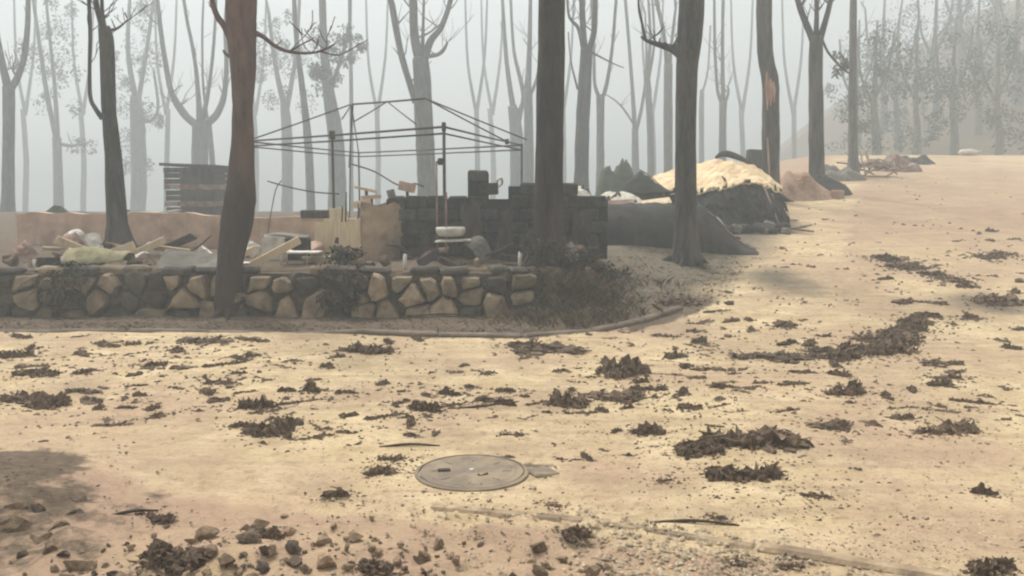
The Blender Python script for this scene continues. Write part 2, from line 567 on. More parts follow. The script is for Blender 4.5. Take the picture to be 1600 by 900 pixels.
def obj(name, me, parent=None, loc=(0, 0, 0), rot=(0, 0, 0), scale=(1, 1, 1)):
    o = bpy.data.objects.new(name, me)
    o.location, o.rotation_euler, o.scale = loc, rot, scale
    o.parent = parent
    col.objects.link(o)
    return o


def part(name, mb, material, parent, smooth=False, label=None):
    """a part built in world coordinates, stored relative to its (unrotated) thing"""
    org = Vector((0, 0, 0))
    p = parent
    while p is not None:
        org += Vector(p.location)
        p = p.parent
    o = obj(name, mb.mesh(name, material, org, smooth), parent)
    if label:
        o['label'] = label
    return o


def solid(name, mb, material, base, label, cat, group=None, smooth=False):
    """a thing that is one mesh, origin at its base"""
    o = obj(name, mb.mesh(name, material, base, smooth), None, base)
    return tag(o, label, cat, group)


# ------------------------------------------------------------------ ground and road
def soil_mask(x, y):
    dl = poly_sd(x, y, ROAD_FAR) if (-62 < x < 24 and 8 < y < 62) else (5.0 if x < 8 and y > 10.5 else -5.0)
    dn = poly_sd(x, y, ROAD_NEAR) if (-14 < x < 14 and y < 9) else 3.0
    ash = grey = pink = 0.0
    if dl > -1.1:
        k = sstep(-0.45, 0.25, dl) if x < 1.0 else sstep(-1.0, 0.9, dl)
        if y < 11.6 and x < 1.4:
            ash = 0.85 * k
        else:
            grey = 0.75 * k * (1 - sstep(17, 26, y))
            ash = 0.85 * sstep(-0.5, 0.0, dl) * (1 - sstep(0.25, 0.9, dl)) * (1 - sstep(11, 14.0, y))
            pink = 0.7 * sstep(14, 20, y) * k * (1 - sstep(1.5, 4, dl))
            ash = max(ash, 0.95 * sstep(16, 19, y) * sstep(1.0, 3.5, dl))
            if x < 1.0 and y > 11.5:
                ash = max(ash, 0.85)
                pink = max(pink, 0.5 * sstep(12.5, 14, y) * sstep(-3, -5, x))
    else:
        pink = 0.56 * sstep(9.5, 17, y) * sstep(0, 8, x) * (1 - sstep(28, 44, y))
    ash = max(ash, 0.95 * sstep(44, 50, y))
    # grey ashy tongue beside the bank and the dark roadside patch near left
    grey = max(grey, 0.65 * math.exp(-(((x - 4.0) / 0.7) ** 2 + ((y - 13.2) / 1.6) ** 2)))
    grey = max(grey, 0.7 * math.exp(-(((x - 6.3) / 0.9) ** 2 + ((y - 11.6) / 0.9) ** 2)))
    if dn < 0:
        pink = max(pink, 0.62 * sstep(0.05, -0.3, dn))
        ash = max(ash, 0.62 * sstep(0.1, -0.5, dn) * sstep(-1.0, -2.6, x))
    ash = max(ash, .40 * math.exp(-((math.hypot((x + 3.4), (y - 3.6) * 1.1) - 1.55) / .22) ** 2) * sstep(-.2, -1.2, x)) if y < 6.2 and -4.5 < x < 0 else ash
    ash = max(ash, 1.0 * math.exp(-(((x + 3.1) / 0.66) ** 2 + ((y - 4.95) / 0.62) ** 2) ** 2))
    ash = max(ash, 0.42 * math.exp(-(((x + 2.0) / 0.28) ** 2 + ((y - 4.75) / 0.30) ** 2)))
    ash = max(ash, 0.5 * math.exp(-(((x + 2.1) / 0.7) ** 2 + ((y - 3.9) / 0.35) ** 2)))
    ash = max(ash, 0.62 * math.exp(-(((x - 0.15) / 0.16) ** 2 + ((y - 5.3) / 0.14) ** 2)))
    return (ash, grey, pink, 1.0)


def axis(a0, a1, lo, hi, fine_, grow):
    xs, x, s = [], lo, fine_
    while x <= hi:
        xs.append(x)
        x += fine_
    s = fine_
    x = xs[-1]
    while x < a1:
        s *= grow
        x += s
        xs.append(min(x, a1))
    s, x = fine_, lo
    pre = []
    while x > a0:
        s *= grow
        x -= s
        pre.append(max(x, a0))
    return pre[::-1] + xs


def terrain():
    xs = axis(-190, 190, -8.5, 11, 0.085, 1.13)
    ys = axis(-40, 210, 2.2, 13.5, 0.07, 1.045)
    W = len(xs)
    vs_, cols = [], []
    for y in ys:
        for x in xs:
            z = gz(x, y)
            vs_.append((x, y, z))
            cols.append(soil_mask(x, y))
    fs_ = [(j * W + i, j * W + i + 1, (j + 1) * W + i + 1, (j + 1) * W + i) for j in range(len(ys) - 1) for i in range(W - 1)]
    me = bpy.data.meshes.new("ground")
    me.from_pydata(vs_, [], fs_)
    a = me.color_attributes.new("soil", 'FLOAT_COLOR', 'POINT')
    a.data.foreach_set("color", [c for q in cols for c in q])
    me.polygons.foreach_set("use_smooth", [True] * len(me.polygons))
    me.materials.append(M['ground'])
    o = obj("ground", me)
    o['kind'] = 'structure'


terrain()


def resample(pts, n):
    L = [0.0]
    for a, b in zip(pts, pts[1:]):
        L.append(L[-1] + math.dist(a, b))
    out = []
    for i in range(n + 1):
        t = L[-1] * i / n
        k = max(j for j in range(len(L)) if L[j] <= t + 1e-9)
        k = min(k, len(pts) - 2)
        f = (t - L[k]) / (L[k + 1] - L[k])
        out.append((lerp(pts[k][0], pts[k + 1][0], f), lerp(pts[k][1], pts[k + 1][1], f)))
    return out


# the road: a thin sheet of sandy asphalt over the earth, between its two edges
def road():
    segs = []
    for (a, b), (c, d) in zip(zip(ROAD_NEAR, ROAD_NEAR[1:]), zip(ROAD_FAR, ROAD_FAR[1:])):
        n = max(2, int(max(math.dist(a, b) if -8 < a[0] < 8 else 0, math.dist(c, d) if -8 < c[0] < 12 else 0) / 0.12))
        n = min(n, 60)
        for k in range(n):
            t = k / n
            segs.append(((lerp(a[0], b[0], t), lerp(a[1], b[1], t)), (lerp(c[0], d[0], t), lerp(c[1], d[1], t))))
    segs.append((ROAD_NEAR[-1], ROAD_FAR[-1]))
    nv = 70
    vs_, cols = [], []
    for (p, q) in segs:
        for j in range(nv + 1):
            t = j / nv
            x, y = lerp(p[0], q[0], t), lerp(p[1], q[1], t)
            edge = min(j, nv - j)
            vs_.append((x, y, gz(x, y) + (0.012 if edge > 0 else -0.02)))
            cols.append(soil_mask(x, y))
    W = nv + 1
    fs_ = [(i * W + j, (i + 1) * W + j, (i + 1) * W + j + 1, i * W + j + 1) for i in range(len(segs) - 1) for j in range(nv)]
    me = bpy.data.meshes.new("road")
    me.from_pydata(vs_, [], fs_)
    a = me.color_attributes.new("soil", 'FLOAT_COLOR', 'POINT')
    a.data.foreach_set("color", [c for q in cols for c in q])
    me.polygons.foreach_set("use_smooth", [True] * len(me.polygons))
    me.materials.append(M['road'])
    o = obj("road", me)
    o['kind'] = 'structure'


road()


# kerbs: separate kerb stones, half drifted over
def kerb(pts, name_label, rise, width, length):
    root = empty("kerb", (pts[0][0], pts[0][1], gz(*pts[0])))
    root['kind'] = 'structure'
    tot = sum(math.dist(a, b) for a, b in zip(pts, pts[1:]))
    n = int(tot / length)
    rs = resample(pts, n)
    for a, b in zip(rs, rs[1:]):
        d = Vector((b[0] - a[0], b[1] - a[1], gz(*b) - gz(*a)))
        c = Vector(((a[0] + b[0]) / 2, (a[1] + b[1]) / 2, (gz(*a) + gz(*b)) / 2 + rise / 2 - 0.06 + rng.uniform(-.012, .012)))
        rot = d.to_track_quat('X', 'Z').to_matrix()
        part("kerb_stone", MB().box(c, (d.length - 0.012, width + rng.uniform(-.01, .01), rise + 0.12), rot, 0.018), M[name_label], root)
    return root


kerb([(-12, 10.50), (-6, 10.40), (-3, 10.25), (-1, 9.80), (0.3, 9.80), (1.25, 10.40), (2.2, 11.55)], 'kerb', 0.05, 0.13, 0.9)
kerb([(-0.45, 4.60), (0.29, 4.45), (1.55, 3.9), (3.4, 3.0), (5.0, 2.15)], 'kerb_sand', 0.014, 0.085, 0.8)


# ------------------------------------------------------------------ dry stone wall
def clip(poly, px, py, nx, ny):
    out = []
    for i in range(len(poly)):
        a, b = poly[i], poly[(i + 1) % len(poly)]
        da, db = (a[0] - px) * nx + (a[1] - py) * ny, (b[0] - px) * nx + (b[1] - py) * ny
        if da <= 0:
            out.append(a)
        if da * db < 0:
            t = da / (da - db)
            out.append((lerp(a[0], b[0], t), lerp(a[1], b[1], t)))
    return out


def stone_wall():
    r = random.Random(5)
    x0, x1, H = -11.5, WALL_END, 0.62
    root = empty("retaining_wall", (-3.5, WALL_Y + 0.2, 0.0))
    tag(root, "low retaining wall of rough sooty stones below the burnt camp terrace", "stone wall")
    core = MB().sheet(lambda u, v: Vector((lerp(x0, x1, u), WALL_Y + 0.02 + 0.10 * v + .07 * noise.noise(Vector((u * 60, v * 4, 1))) + .03 * noise.noise(Vector((u * 190, v * 12, 1))), lerp(-0.05, 0.62 + .05 * noise.noise(Vector((u * 40, 0, 0))), v))), 260, 14, Vector((0, -0.3, 0)))
    part("mortar_bed", core, M['mortar'], root)
    # seeds in wall plane, in three loose courses; a few large slabs set by hand
    seeds = [(-0.22, 0.22, 'p'), (-0.52, 0.30, 's'), (-0.86, 0.17, 'p'), (-1.02, 0.42, 's'), (-2.52, 0.22, 'p'), (-2.88, 0.20, 'p'), (-3.18, 0.26, 'p'), (-4.18, 0.28, 'p'), (-1.55, 0.12, 'p'), (-1.2, 0.10, 'p')]
    x = x0 + 0.1
    while x < x1:
        for row in range(3):
            sx, sy = x + r.uniform(-0.12, 0.12), 0.10 + row * 0.21 + r.uniform(-0.05, 0.05)
            if all(math.hypot(sx - s[0], (sy - s[1]) * 1.2) > (0.22 if s[2] == 'p' else 0.15) for s in seeds):
                seeds.append((sx, sy, r.choices('psd', (0.34, 0.42, 0.24))[0] if sx > -4.6 else r.choices('psd', (0.16, 0.54, 0.30))[0]))
        x += r.uniform(0.17, 0.40)
    top = lambda xx: H + 0.05 * noise.noise(Vector((xx * 1.6, 0, 4.4)))
    for i, s in enumerate(seeds):
        poly = [(x0, -0.06), (x1, -0.06), (x1, top(s[0])), (x0, top(s[0]))]
        for j, q in enumerate(seeds):
            if i != j and abs(q[0] - s[0]) < 1.6:
                dx, dy = q[0] - s[0], q[1] - s[1]
                poly = clip(poly, (s[0] + q[0]) / 2, (s[1] + q[1]) / 2, dx, dy)
        if len(poly) < 3:
            continue
        cx, cy = sum(p[0] for p in poly) / len(poly), sum(p[1] for p in poly) / len(poly)
        # round the outline: chamfer corners, then shrink for the joint
        ring = []
        for k in range(len(poly)):
            a, b, c = poly[k - 1], poly[k], poly[(k + 1) % len(poly)]
            fr_ = r.uniform(.06, .3)
            for f, g in ((fr_, a), (r.uniform(.06, .3), c)):
                ring.append((lerp(b[0], g[0], f) + r.uniform(-.02, .02), lerp(b[1], g[1], f) + r.uniform(-.02, .02)))
        if s[2] == 'd' and r.random() < .22:
            continue
        shr = r.uniform(.66, .92) if s[2] != 'p' else r.uniform(.86, .99)
        if s[2] == 'p':      # the pale ones are split rocks standing on end: narrow at the top
            tp = r.uniform(.3, 1.05)
            y0_, y1_ = min(p[1] for p in ring), max(p[1] for p in ring)
            sh = r.uniform(-.06, .06)
            ring = [(cx + (p[0] - cx) * lerp(1.12, tp, (p[1] - y0_) / (y1_ - y0_)) + sh * (p[1] - y0_) / (y1_ - y0_), p[1]) for p in ring]
        proud = r.uniform(0.0, 0.10) + (0.05 if s[2] == 'p' else 0)
        lean = lambda z: 0.10 * z      # the face leans back
        mk = lambda k, dep: [Vector((cx + (p[0] - cx) * k + r.uniform(-.006, .006), WALL_Y + lean(cy + (p[1] - cy) * k) - dep + r.uniform(-.012, .012), cy + (p[1] - cy) * k)) for p in ring]
        n = len(ring)
        L0, L1, L2 = mk(shr, -0.10), mk(shr * 0.98, proud * 0.55), mk(shr * 0.84, proud + 0.008)
        cen = Vector((cx, WALL_Y + lean(cy) - proud - 0.014 - r.uniform(0, .02), cy))
        fs_ = []
        for k in range(n):
            j = (k + 1) % n
            fs_ += [(k, j, n + j, n + k), (n + k, n + j, 2 * n + j, 2 * n + k), (2 * n + k, 2 * n + j, 3 * n)]
        part("stone", MB().add(L0 + L1 + L2 + [cen], fs_), M[{'p': 'stone_pale', 's': 'stone', 'd': 'stone_dark'}[s[2]]], root)
    # loose cap stones along the top
    x = x0
    while x < x1 - 0.1:
        w = r.uniform(0.18, 0.42)
        if r.random() < 0.62:
            c = Vector((x + w / 2, WALL_Y + 0.20 + r.uniform(-.04, .05), H + 0.035))
            part("cap_stone", MB().box(c, (w * .94, r.uniform(.22, .32), r.uniform(.07, .13)), Matrix.Rotation(r.uniform(-.2, .2), 3, 'Z') @ Matrix.Rotation(r.uniform(-.08, .08), 3, 'Y'), 0.03), M[r.choice(['stone', 'stone_dark', 'stone_dark'])], root)
        x += w


stone_wall()


# ------------------------------------------------------------------ trees
def sprout(mb, p, d, r, length, level, rr, twigs=True):
    """a limb that goes on above what the photograph frames, with side twigs"""
    n = 4
    pts, rad = [p], [r]
    for i in range(n):
        d = (d + Vector((rr.gauss(0, .16), rr.gauss(0, .16), 0.10))).normalized()
        p = p + d * length / n
        pts.append(p)
        rad.append(max(r * (1 - 0.62 * (i + 1) / n), 0.006))
    mb.tube(pts, rad, 5 if r < 0.05 else 6, 0.08, rr.random() * 9, 2)
    if level > 0:
        for k in range(rr.choice((1, 2, 2))):
            i = rr.randint(1, n - 1)
            a = rr.uniform(0, 6.28)
            sd = (pts[i + 1] - pts[i]).normalized() + Vector((math.cos(a), math.sin(a), 0.35)) * 0.7
            sprout(mb, pts[i], sd.normalized(), rad[i] * 0.6, length * rr.uniform(.45, .7), level - 1, rr)


def leaf_cloud(mb, centre, size, n, rr, leaf=0.16, droop=True):
    for _ in range(n):
        while True:
            q = Vector((rr.uniform(-1, 1), rr.uniform(-1, 1), rr.uniform(-1, 1)))
            if q.length < 1:
                break
        p = centre + Vector((q.x * size.x, q.y * size.y, q.z * size.z))
        a = rr.uniform(0, 6.28)
        u = Vector((math.cos(a), math.sin(a), rr.uniform(-1.6, -0.1) if droop else rr.uniform(-.7, .7))).normalized()
        w = u.orthogonal().normalized()
        w = (w * math.cos(a * 3) + u.cross(w) * math.sin(a * 3))
        L = leaf * rr.uniform(.6, 1.5)
        mb.add([p, p + u * L * .5 + w * L * .2, p + u * L, p + u * L * .5 - w * L * .2], [(0, 1, 2, 3)])


def tree(d, trunk, limbs=(), label='', bark='bark', group=None, name='burnt_tree', flare=1.22, leaves=(), extend=2.5, seed=1, twigs=(), leafmat='leaf', sides=12, stop_top=False, rough=0.10):
    """trunk/limbs: outlines as (x, y, width) measured in the photograph, set at the tree's own distance d"""
    rr = random.Random(seed)
    if 20 < d < 45 and not 22.2 < d < 25 and d != 28.5:
        d *= 1.75
    b = at(trunk[0][0], trunk[0][1], d)
    base = Vector((b.x, d, gz(b.x, d)))
    root = empty(name, base)
    tag(root, label, "tree", group)
    s = d / F
    pts = [base - Vector((0, 0, 0.25)), base + Vector((0, 0, 0.03))]
    r0 = trunk[0][2] * s / 2
    rad = [r0 * flare * 1.15, r0 * flare]
    for i, (x, y, w) in enumerate(trunk):
        p = at(x, y, d)
        if p.z < base.z + 0.25:
            continue
        p.y += rr.uniform(-.03, .03)
        pts.append(p)
        rad.append(w * s / 2)
    top = pts[-1]
    mb = MB()
    if not limbs and not stop_top:
        dirn = (pts[-1] - pts[-2]).normalized()
        e = top + (dirn * .6 + Vector((0, 0, .6))).normalized() * extend * .5
        pts.append(e)
        rad.append(rad[-1] * .8)
    mb.tube(pts, rad, sides, rough, seed * 1.37, 4)
    part("trunk", mb, M[bark], root, True)
    if d < 26:
        for k in range(6):
            a = k * 1.047 + rr.uniform(-.3, .3)
            e = Vector((math.cos(a), math.sin(a), 0))
            L_ = r0 * rr.uniform(1.6, 2.6)
            q = base + e * L_
            q.z = gz(q.x, q.y) - .03
            part("root", MB().tube([base + e * r0 * .55 + Vector((0, 0, r0 * 1.5)), base + e * r0 * 1.05 + Vector((0, 0, r0 * .5)), q], [r0 * .35, r0 * .32, r0 * .12], 7, .15, seed + k, 4), M[bark], root, True)
    if not limbs and not stop_top:
        for k in range(3):
            lm = MB()
            a = rr.uniform(0, 6.28)
            sprout(lm, pts[-1] - Vector((0, 0, .05)), Vector((math.cos(a) * .5, math.sin(a) * .5, 1)).normalized(), rad[-1] * .75, extend * rr.uniform(.8, 1.1), 2, rr)
            part("limb", lm, M[bark], root, True)
    for li, limb in enumerate(limbs):
        lm = MB()
        lp, lr = [], []
        dd = rr.uniform(-.35, .35) * min(1.0, d / 25)
        m = len(limb)
        for i, (x, y, w) in enumerate(limb):
            p = at(x, y, d + dd * i / max(1, m - 1))
            lp.append(p)
            lr.append(max(w * s / 2, 0.008))
        lm.tube(lp, lr, 7, 0.08, seed + li * 3.1, 4)
        if limb[-1][1] < 25:            # leaves the top of the frame: goes on growing
            dirn = (lp[-1] - lp[-2]).normalized()
            sprout(lm, lp[-1] - dirn * .05, dirn, lr[-1], extend * rr.uniform(.7, 1.2), 2, rr)
        elif m > 2:
            for k in range(2):
                i = rr.randint(1, m - 2)
                a = rr.uniform(0, 6.28)
                sprout(lm, lp[i], (Vector((math.cos(a), math.sin(a) * .5, .5))).normalized(), lr[i] * .45, 12 * s * rr.uniform(1, 2.5), 0, rr)
        if m > 2 and d < 60:
            for k in range(5):
                i = rr.randint(1, m - 1)
                a = rr.uniform(0, 6.28)
                sprout(lm, lp[i], Vector((math.cos(a), math.sin(a), rr.uniform(.2, 1.2))).normalized(), max(.006, lr[i] * .3), s * rr.uniform(18, 60), 1, rr)
        part("limb", lm, M[bark], root, True)
    if twigs:
        for tw in twigs:
            lm = MB()
            lm.tube([at(x, y, d) for x, y, w in tw], [max(w * s / 2, .004) for x, y, w in tw], 5, 0.05, seed, 3)
            part("twig", lm, M[bark], root, True)
    if leaves:
        fm = MB()
        for (x, y, wx, wy, n) in leaves:
            for k in range(11):
                c = at(x + rr.uniform(-.9, .9) * wx, y + rr.uniform(-.9, .9) * wy, d + rr.uniform(-1, 1) * wx * s)
                q_ = rr.uniform(.18, .42)
                leaf_cloud(fm, c, Vector((wx * s * q_, wx * s * q_, wy * s * q_)), int(n * 2.2) // 11, rr, 0.22 if d > 30 else 0.13)
        part("foliage", fm, M[leafmat], root)['kind'] = 'stuff'
    return root


G_FAR = "bare burnt trees standing far back in the smoke"
# nearest trunks
tree(11.25, [(357, 480, 39), (360, 410, 39), (369, 350, 50), (375, 310, 50), (377, 265, 41), (379, 215, 34), (380, 165, 31), (381, 110, 38), (377, 60, 44), (378, 20, 46), (379, -40, 46), (381, -160, 42)],
     [[(378, -140, 34), (372, -300, 28), (352, -470, 20)], [(384, -140, 30), (405, -300, 24), (440, -450, 16)], [(362, 62, 13), (350, 40, 10), (338, 22, 9), (330, -10, 8), (322, -90, 6)],
      [(396, 50, 9), (412, 58, 7), (430, 72, 6), (452, 81, 5), (485, 83, 4), (508, 77, 3.5), (524, 68, 2.5)]],
     "thick pinkish brown trunk rooted in front of the stone wall, thin bare bough arching sideways", 'bark_red', flare=1.25, seed=3, sides=16,
     twigs=[[(362, 90, 7), (352, 84, 5), (349, 78, 3)], [(452, 81, 4), (470, 70, 2.5), (490, 60, 2)], [(500, 80, 3), (530, 86, 2), (560, 70, 2), (575, 62, 1.5)]], rough=0.09)
tree(12.1, [(858, 420, 50), (858, 360, 48), (858, 280, 44), (859, 200, 43), (861, 100, 42), (862, 0, 41), (863, -150, 38)],
     [[(862, -130, 30), (850, -300, 24), (826, -460, 16)], [(864, -130, 28), (885, -320, 20), (915, -470, 13)]],
     "straight blackened trunk rising beside the charred block wall and burnt shrubs", 'bark_black', flare=1.2, seed=4, sides=16, rough=0.06)
tree(14.5, [(1073, 396, 38), (1072, 340, 34), (1072, 250, 33), (1072, 170, 32), (1073, 110, 34), (1077, 60, 38), (1081, 0, 38), (1083, -130, 35)],
     [[(1082, -110, 28), (1066, -260, 20), (1045, -400, 12)], [(1085, -110, 26), (1108, -270, 18), (1125, -390, 12)],
      [(1062, 84, 17), (1050, 76, 13), (1030, 70, 9), (1012, 64, 6), (1002, 57, 4)]],
     "grey trunk with one short broken bough on the earth bank before the dark tarpaulin", 'bark', flare=1.25, seed=6, sides=14, twigs=[[(1008, 62, 5), (1004, 40, 4), (999, 18, 4), (998, -5, 3), (1003, -60, 2)]], rough=0.07)
tree(14.3, [(188, 396, 38), (184, 350, 32), (181, 300, 28), (176, 240, 24), (172, 180, 22), (168, 110, 22), (166, 60, 22), (163, 42, 17)],
     [[(160, 185, 9), (148, 168, 7), (141, 150, 6), (140, 100, 5.5), (141, 50, 6), (139, 0, 6), (137, -80, 5)], [(163, 50, 13), (157, 30, 10), (150, 0, 8), (147, -90, 6)], [(165, 50, 8), (160, 20, 6), (159, -20, 5)],
      [(170, 48, 6), (182, 45, 4), (192, 38, 3), (198, 32, 2)]],
     "dark snapped trunk with a thin upright side shoot behind the rubble on the wall", 'bark', flare=1.3, seed=7, sides=12, rough=0.09)
# middle distance
tree(22, [(12, 350, 22), (13, 300, 19), (13, 200, 17), (14, 135, 18)],
     [[(14, 140, 14), (6, 110, 11), (-8, 40, 9), (-14, -20, 8)], [(16, 140, 12), (27, 122, 10), (38, 88, 9), (43, 40, 8), (44, 0, 7)]],
     "slim grey tree forked like a wishbone behind the far end of the pink wall", 'bark_grey_hazed', seed=8)
tree(38, [(92, 330, 16), (91, 280, 14), (89, 215, 13)], [[(89, 220, 9), (74, 150, 7), (62, 70, 6), (52, 0, 5)], [(90, 218, 8), (86, 140, 6), (78, 60, 5), (72, 0, 4)], [(92, 225, 6), (115, 228, 5), (140, 222, 3)]],
     "faint smoke-veiled tree with scorched hanging leaves behind the green canvas heap", 'bark_grey_hazed', seed=9, leaves=[(70, 60, 50, 70, 620), (95, 150, 36, 50, 260), (125, 225, 25, 15, 90)])
tree(41, [(216, 330, 24), (217, 280, 24), (215, 200, 22), (212, 150, 16)], [[(212, 155, 10), (200, 80, 7), (203, 0, 5)], [(215, 160, 9), (230, 190, 6), (247, 170, 5), (240, 110, 4)], [(216, 160, 8), (232, 60, 6), (240, 0, 5)]],
     "pale blurred tree with leafy crown between the snapped trunk and the burnt hut", 'bark_grey_hazed', seed=10, leaves=[(225, 210, 36, 60, 620), (235, 60, 36, 60, 420), (200, 110, 30, 40, 240)])
tree(29, [(312, 330, 30), (312, 270, 26), (313, 225, 25), (314, 190, 26)],
     [[(306, 195, 13), (285, 176, 11), (268, 145, 9), (258, 95, 8), (250, 40, 7), (246, 0, 6)], [(312, 190, 11), (310, 150, 8), (304, 90, 6), (292, 30, 5), (286, -10, 5)],
      [(320, 195, 13), (338, 180, 11), (350, 150, 9), (354, 100, 7), (352, 40, 6), (356, -10, 5)], [(300, 190, 8), (282, 165, 6), (274, 150, 4)], [(316, 190, 9), (326, 140, 6), (334, 70, 5), (338, 0, 4)]],
     "candelabra shaped bare tree with many upswept limbs above the burnt hut", 'bark_grey_hazed', seed=12)
tree(31, [(333, 320, 10), (332, 260, 9), (328, 205, 7), (326, 190, 6)], [[(327, 200, 5), (318, 140, 4), (316, 60, 3.5), (318, 0, 3)]], "thin sapling stem close beside the candelabra shaped tree", 'bark_grey_hazed', seed=13)
tree(40, [(449, 330, 18), (449, 270, 17), (448, 200, 16), (444, 160, 13)], [[(444, 165, 10), (430, 100, 7), (420, 20, 5)], [(448, 170, 9), (462, 90, 6), (468, 0, 5)]],
     "ghostly pale tree with drooping scorched leaves behind the left bays of the tent frame", 'bark_grey_hazed', seed=14, leaves=[(440, 120, 44, 55, 700), (420, 60, 34, 50, 360)])
tree(27, [(486, 330, 14), (484, 270, 13), (480, 210, 12), (474, 150, 10), (466, 90, 8), (461, 30, 7), (459, -30, 6)], [], "thin leaning grey stem seen through the tent frame's left bays", 'bark_grey_hazed', seed=15, extend=3)
tree(30, [(527, 330, 30), (527, 270, 26), (524, 210, 24), (516, 160, 20), (508, 100, 14), (505, 40, 11), (503, -20, 10)], [[(503, 0, 8), (500, -60, 7), (497, -130, 5)], [(515, 150, 8), (530, 100, 6), (545, 50, 5), (548, 0, 4)]],
     "stout pale tree with tattered leaf tufts behind the tent frame's middle post", 'bark_grey_hazed', seed=16, leaves=[(520, 90, 44, 50, 560), (545, 60, 30, 22, 200)])
tree(36, [(549, 330, 7), (549, 200, 6), (548, 100, 6), (546, 0, 5), (545, -40, 4)], [], "very thin straight pole-like tree beside the gable of the tent frame", 'bark_grey_hazed', seed=17)
tree(21, [(667, 345, 32), (667, 300, 30), (665, 240, 29), (662, 180, 28), (660, 130, 27), (657, 90, 24)],
     [[(650, 160, 12), (640, 130, 10), (628, 90, 10), (619, 45, 10), (612, 5, 10)], [(656, 95, 16), (648, 60, 14), (646, 20, 13), (646, -10, 12)], [(662, 95, 14), (673, 64, 11), (688, 45, 9), (699, 18, 8), (706, -8, 8)],
      [(668, 88, 7), (682, 86, 6), (692, 80, 5), (699, 66, 3.5)], [(660, 90, 8), (661, 50, 5), (662, 10, 4)]],
     "tall grey tree forking into three upright limbs within the tent frame", 'bark_grey_hazed', seed=18)
tree(34, [(809, 310, 26), (808, 250, 22), (806, 200, 20), (800, 165, 14)], [[(802, 170, 10), (793, 110, 7), (788, 50, 6), (785, 0, 5)], [(808, 180, 9), (818, 150, 7), (803, 80, 5), (798, 0, 4)], [(811, 190, 7), (822, 130, 5), (826, 60, 4), (828, 0, 4)]],
     "pale twin-stemmed tree behind the charred block wall", 'bark_grey_hazed', seed=19)
tree(30, [(826, 310, 17), (826, 240, 16), (826, 180, 14), (825, 140, 13)], [[(826, 145, 8), (828, 80, 6), (829, 0, 5)], [(828, 150, 6), (838, 125, 5), (842, 100, 4), (846, 40, 4), (846, 0, 3)]], "grey stem partly hidden by the straight blackened trunk", 'bark_grey_hazed', seed=20)
tree(20.5, [(908, 320, 27), (908, 290, 24), (909, 230, 22), (912, 160, 21), (915, 110, 20), (916, 75, 18)],
     [[(914, 85, 12), (911, 50, 10), (909, 0, 9)], [(918, 85, 11), (928, 50, 9), (930, 0, 8)], [(911, 75, 8), (904, 45, 6), (893, 32, 5), (888, 20, 4), (886, -10, 4)]],
     "dark grey tree splitting into a tight pair of limbs behind the white ash", 'bark', seed=21, twigs=[[(918, 78, 4), (940, 90, 3), (960, 100, 2), (975, 106, 1.5)], [(903, 140, 4), (895, 110, 3), (890, 80, 2), (888, 50, 2)]])
tree(29, [(938, 320, 15), (938, 260, 13), (938, 200, 12), (938, 148, 13)], [[(935, 150, 7), (929, 130, 5), (928, 90, 5), (926, 40, 4), (924, 0, 4)], [(943, 150, 7), (950, 120, 6), (957, 70, 5), (961, 20, 5), (964, -10, 5)]],
     "slender tree with a neat V fork behind the white ash heap", 'bark_grey_hazed', seed=22)
tree(35, [(993, 310, 14), (993, 260, 12), (992, 200, 10)], [[(992, 205, 8), (988, 140, 6), (982, 60, 5), (977, 0, 5)], [(994, 205, 6), (1004, 160, 5), (1010, 100, 4), (1008, 20, 3)], [(994, 200, 4), (970, 165, 3), (948, 148, 2)]],
     "thin bare tree with a long fallen twig behind the cream roof heap", 'bark_grey_hazed', seed=23)
tree(33, [(1017, 310, 13), (1017, 250, 11), (1015, 180, 10), (1010, 110, 10)], [[(1011, 115, 7), (1016, 60, 5), (1013, 0, 4)], [(1012, 130, 5), (1022, 70, 4), (1020, 10, 4)]], "slight grey stem close to the slender pale pole", 'bark_grey_hazed', seed=24)
tree(28, [(1044, 310, 15), (1044, 260, 14), (1044, 180, 14), (1044, 100, 13)], [[(1043, 105, 9), (1038, 60, 6), (1030, 20, 6), (1022, -10, 5)], [(1046, 105, 7), (1050, 60, 5), (1056, 10, 4)]], "straight tree just behind the trunk with the broken bough", 'bark_grey_hazed', seed=25)
tree(43, [(1096, 300, 9), (1096, 240, 8), (1096, 170, 8), (1097, 140, 6)], [[(1097, 145, 4), (1106, 110, 3), (1110, 40, 3)]], "faintest thin stem beyond the crest of the cream roof", 'bark_grey_hazed', seed=26)
tree(31, [(1129, 310, 14), (1129, 250, 12), (1129, 200, 11), (1130, 158, 12)], [[(1128, 160, 7), (1121, 140, 5), (1117, 80, 5), (1116, 0, 4)], [(1132, 162, 6), (1138, 145, 4), (1137, 135, 3)], [(1130, 160, 7), (1129, 100, 6), (1129, 40, 5), (1130, 0, 5)]],
     "narrow tree with two parallel shoots above the cream roof heap", 'bark_grey_hazed', seed=27)
split = tree(22.5, [(1204, 345, 30), (1204, 280, 27), (1204, 220, 26), (1204, 170, 26), (1203, 130, 26), (1198, 100, 24), (1195, 70, 24), (1194, 0, 23), (1193, -80, 21)],
     [[(1193, -60, 17), (1186, -150, 13), (1178, -250, 9)], [(1194, -60, 16), (1206, -160, 11), (1213, -240, 8)]], "kinked trunk torn open to raw reddish wood behind the cream roof heap", 'bark', seed=28)
sw = MB()
for k, (x, w) in enumerate(((1198, 4), (1203, 5), (1208, 4))):
    sw.tube([at(x, 112 + 7 * k, 22.30), at(x + 1, 140, 22.27), at(x + 1, 172 - 6 * k, 22.30)], [.012, w * .013, .012], 6, .15, k, 3)
part("split_wood", sw, M['split_wood'], split, True, "raw reddish wood torn open")
sw = MB().tube([at(1199, 215, 22.30), at(1201, 250, 22.27), at(1203, 285, 22.29)], [.01, .028, .012], 6, .1, 2, 3)
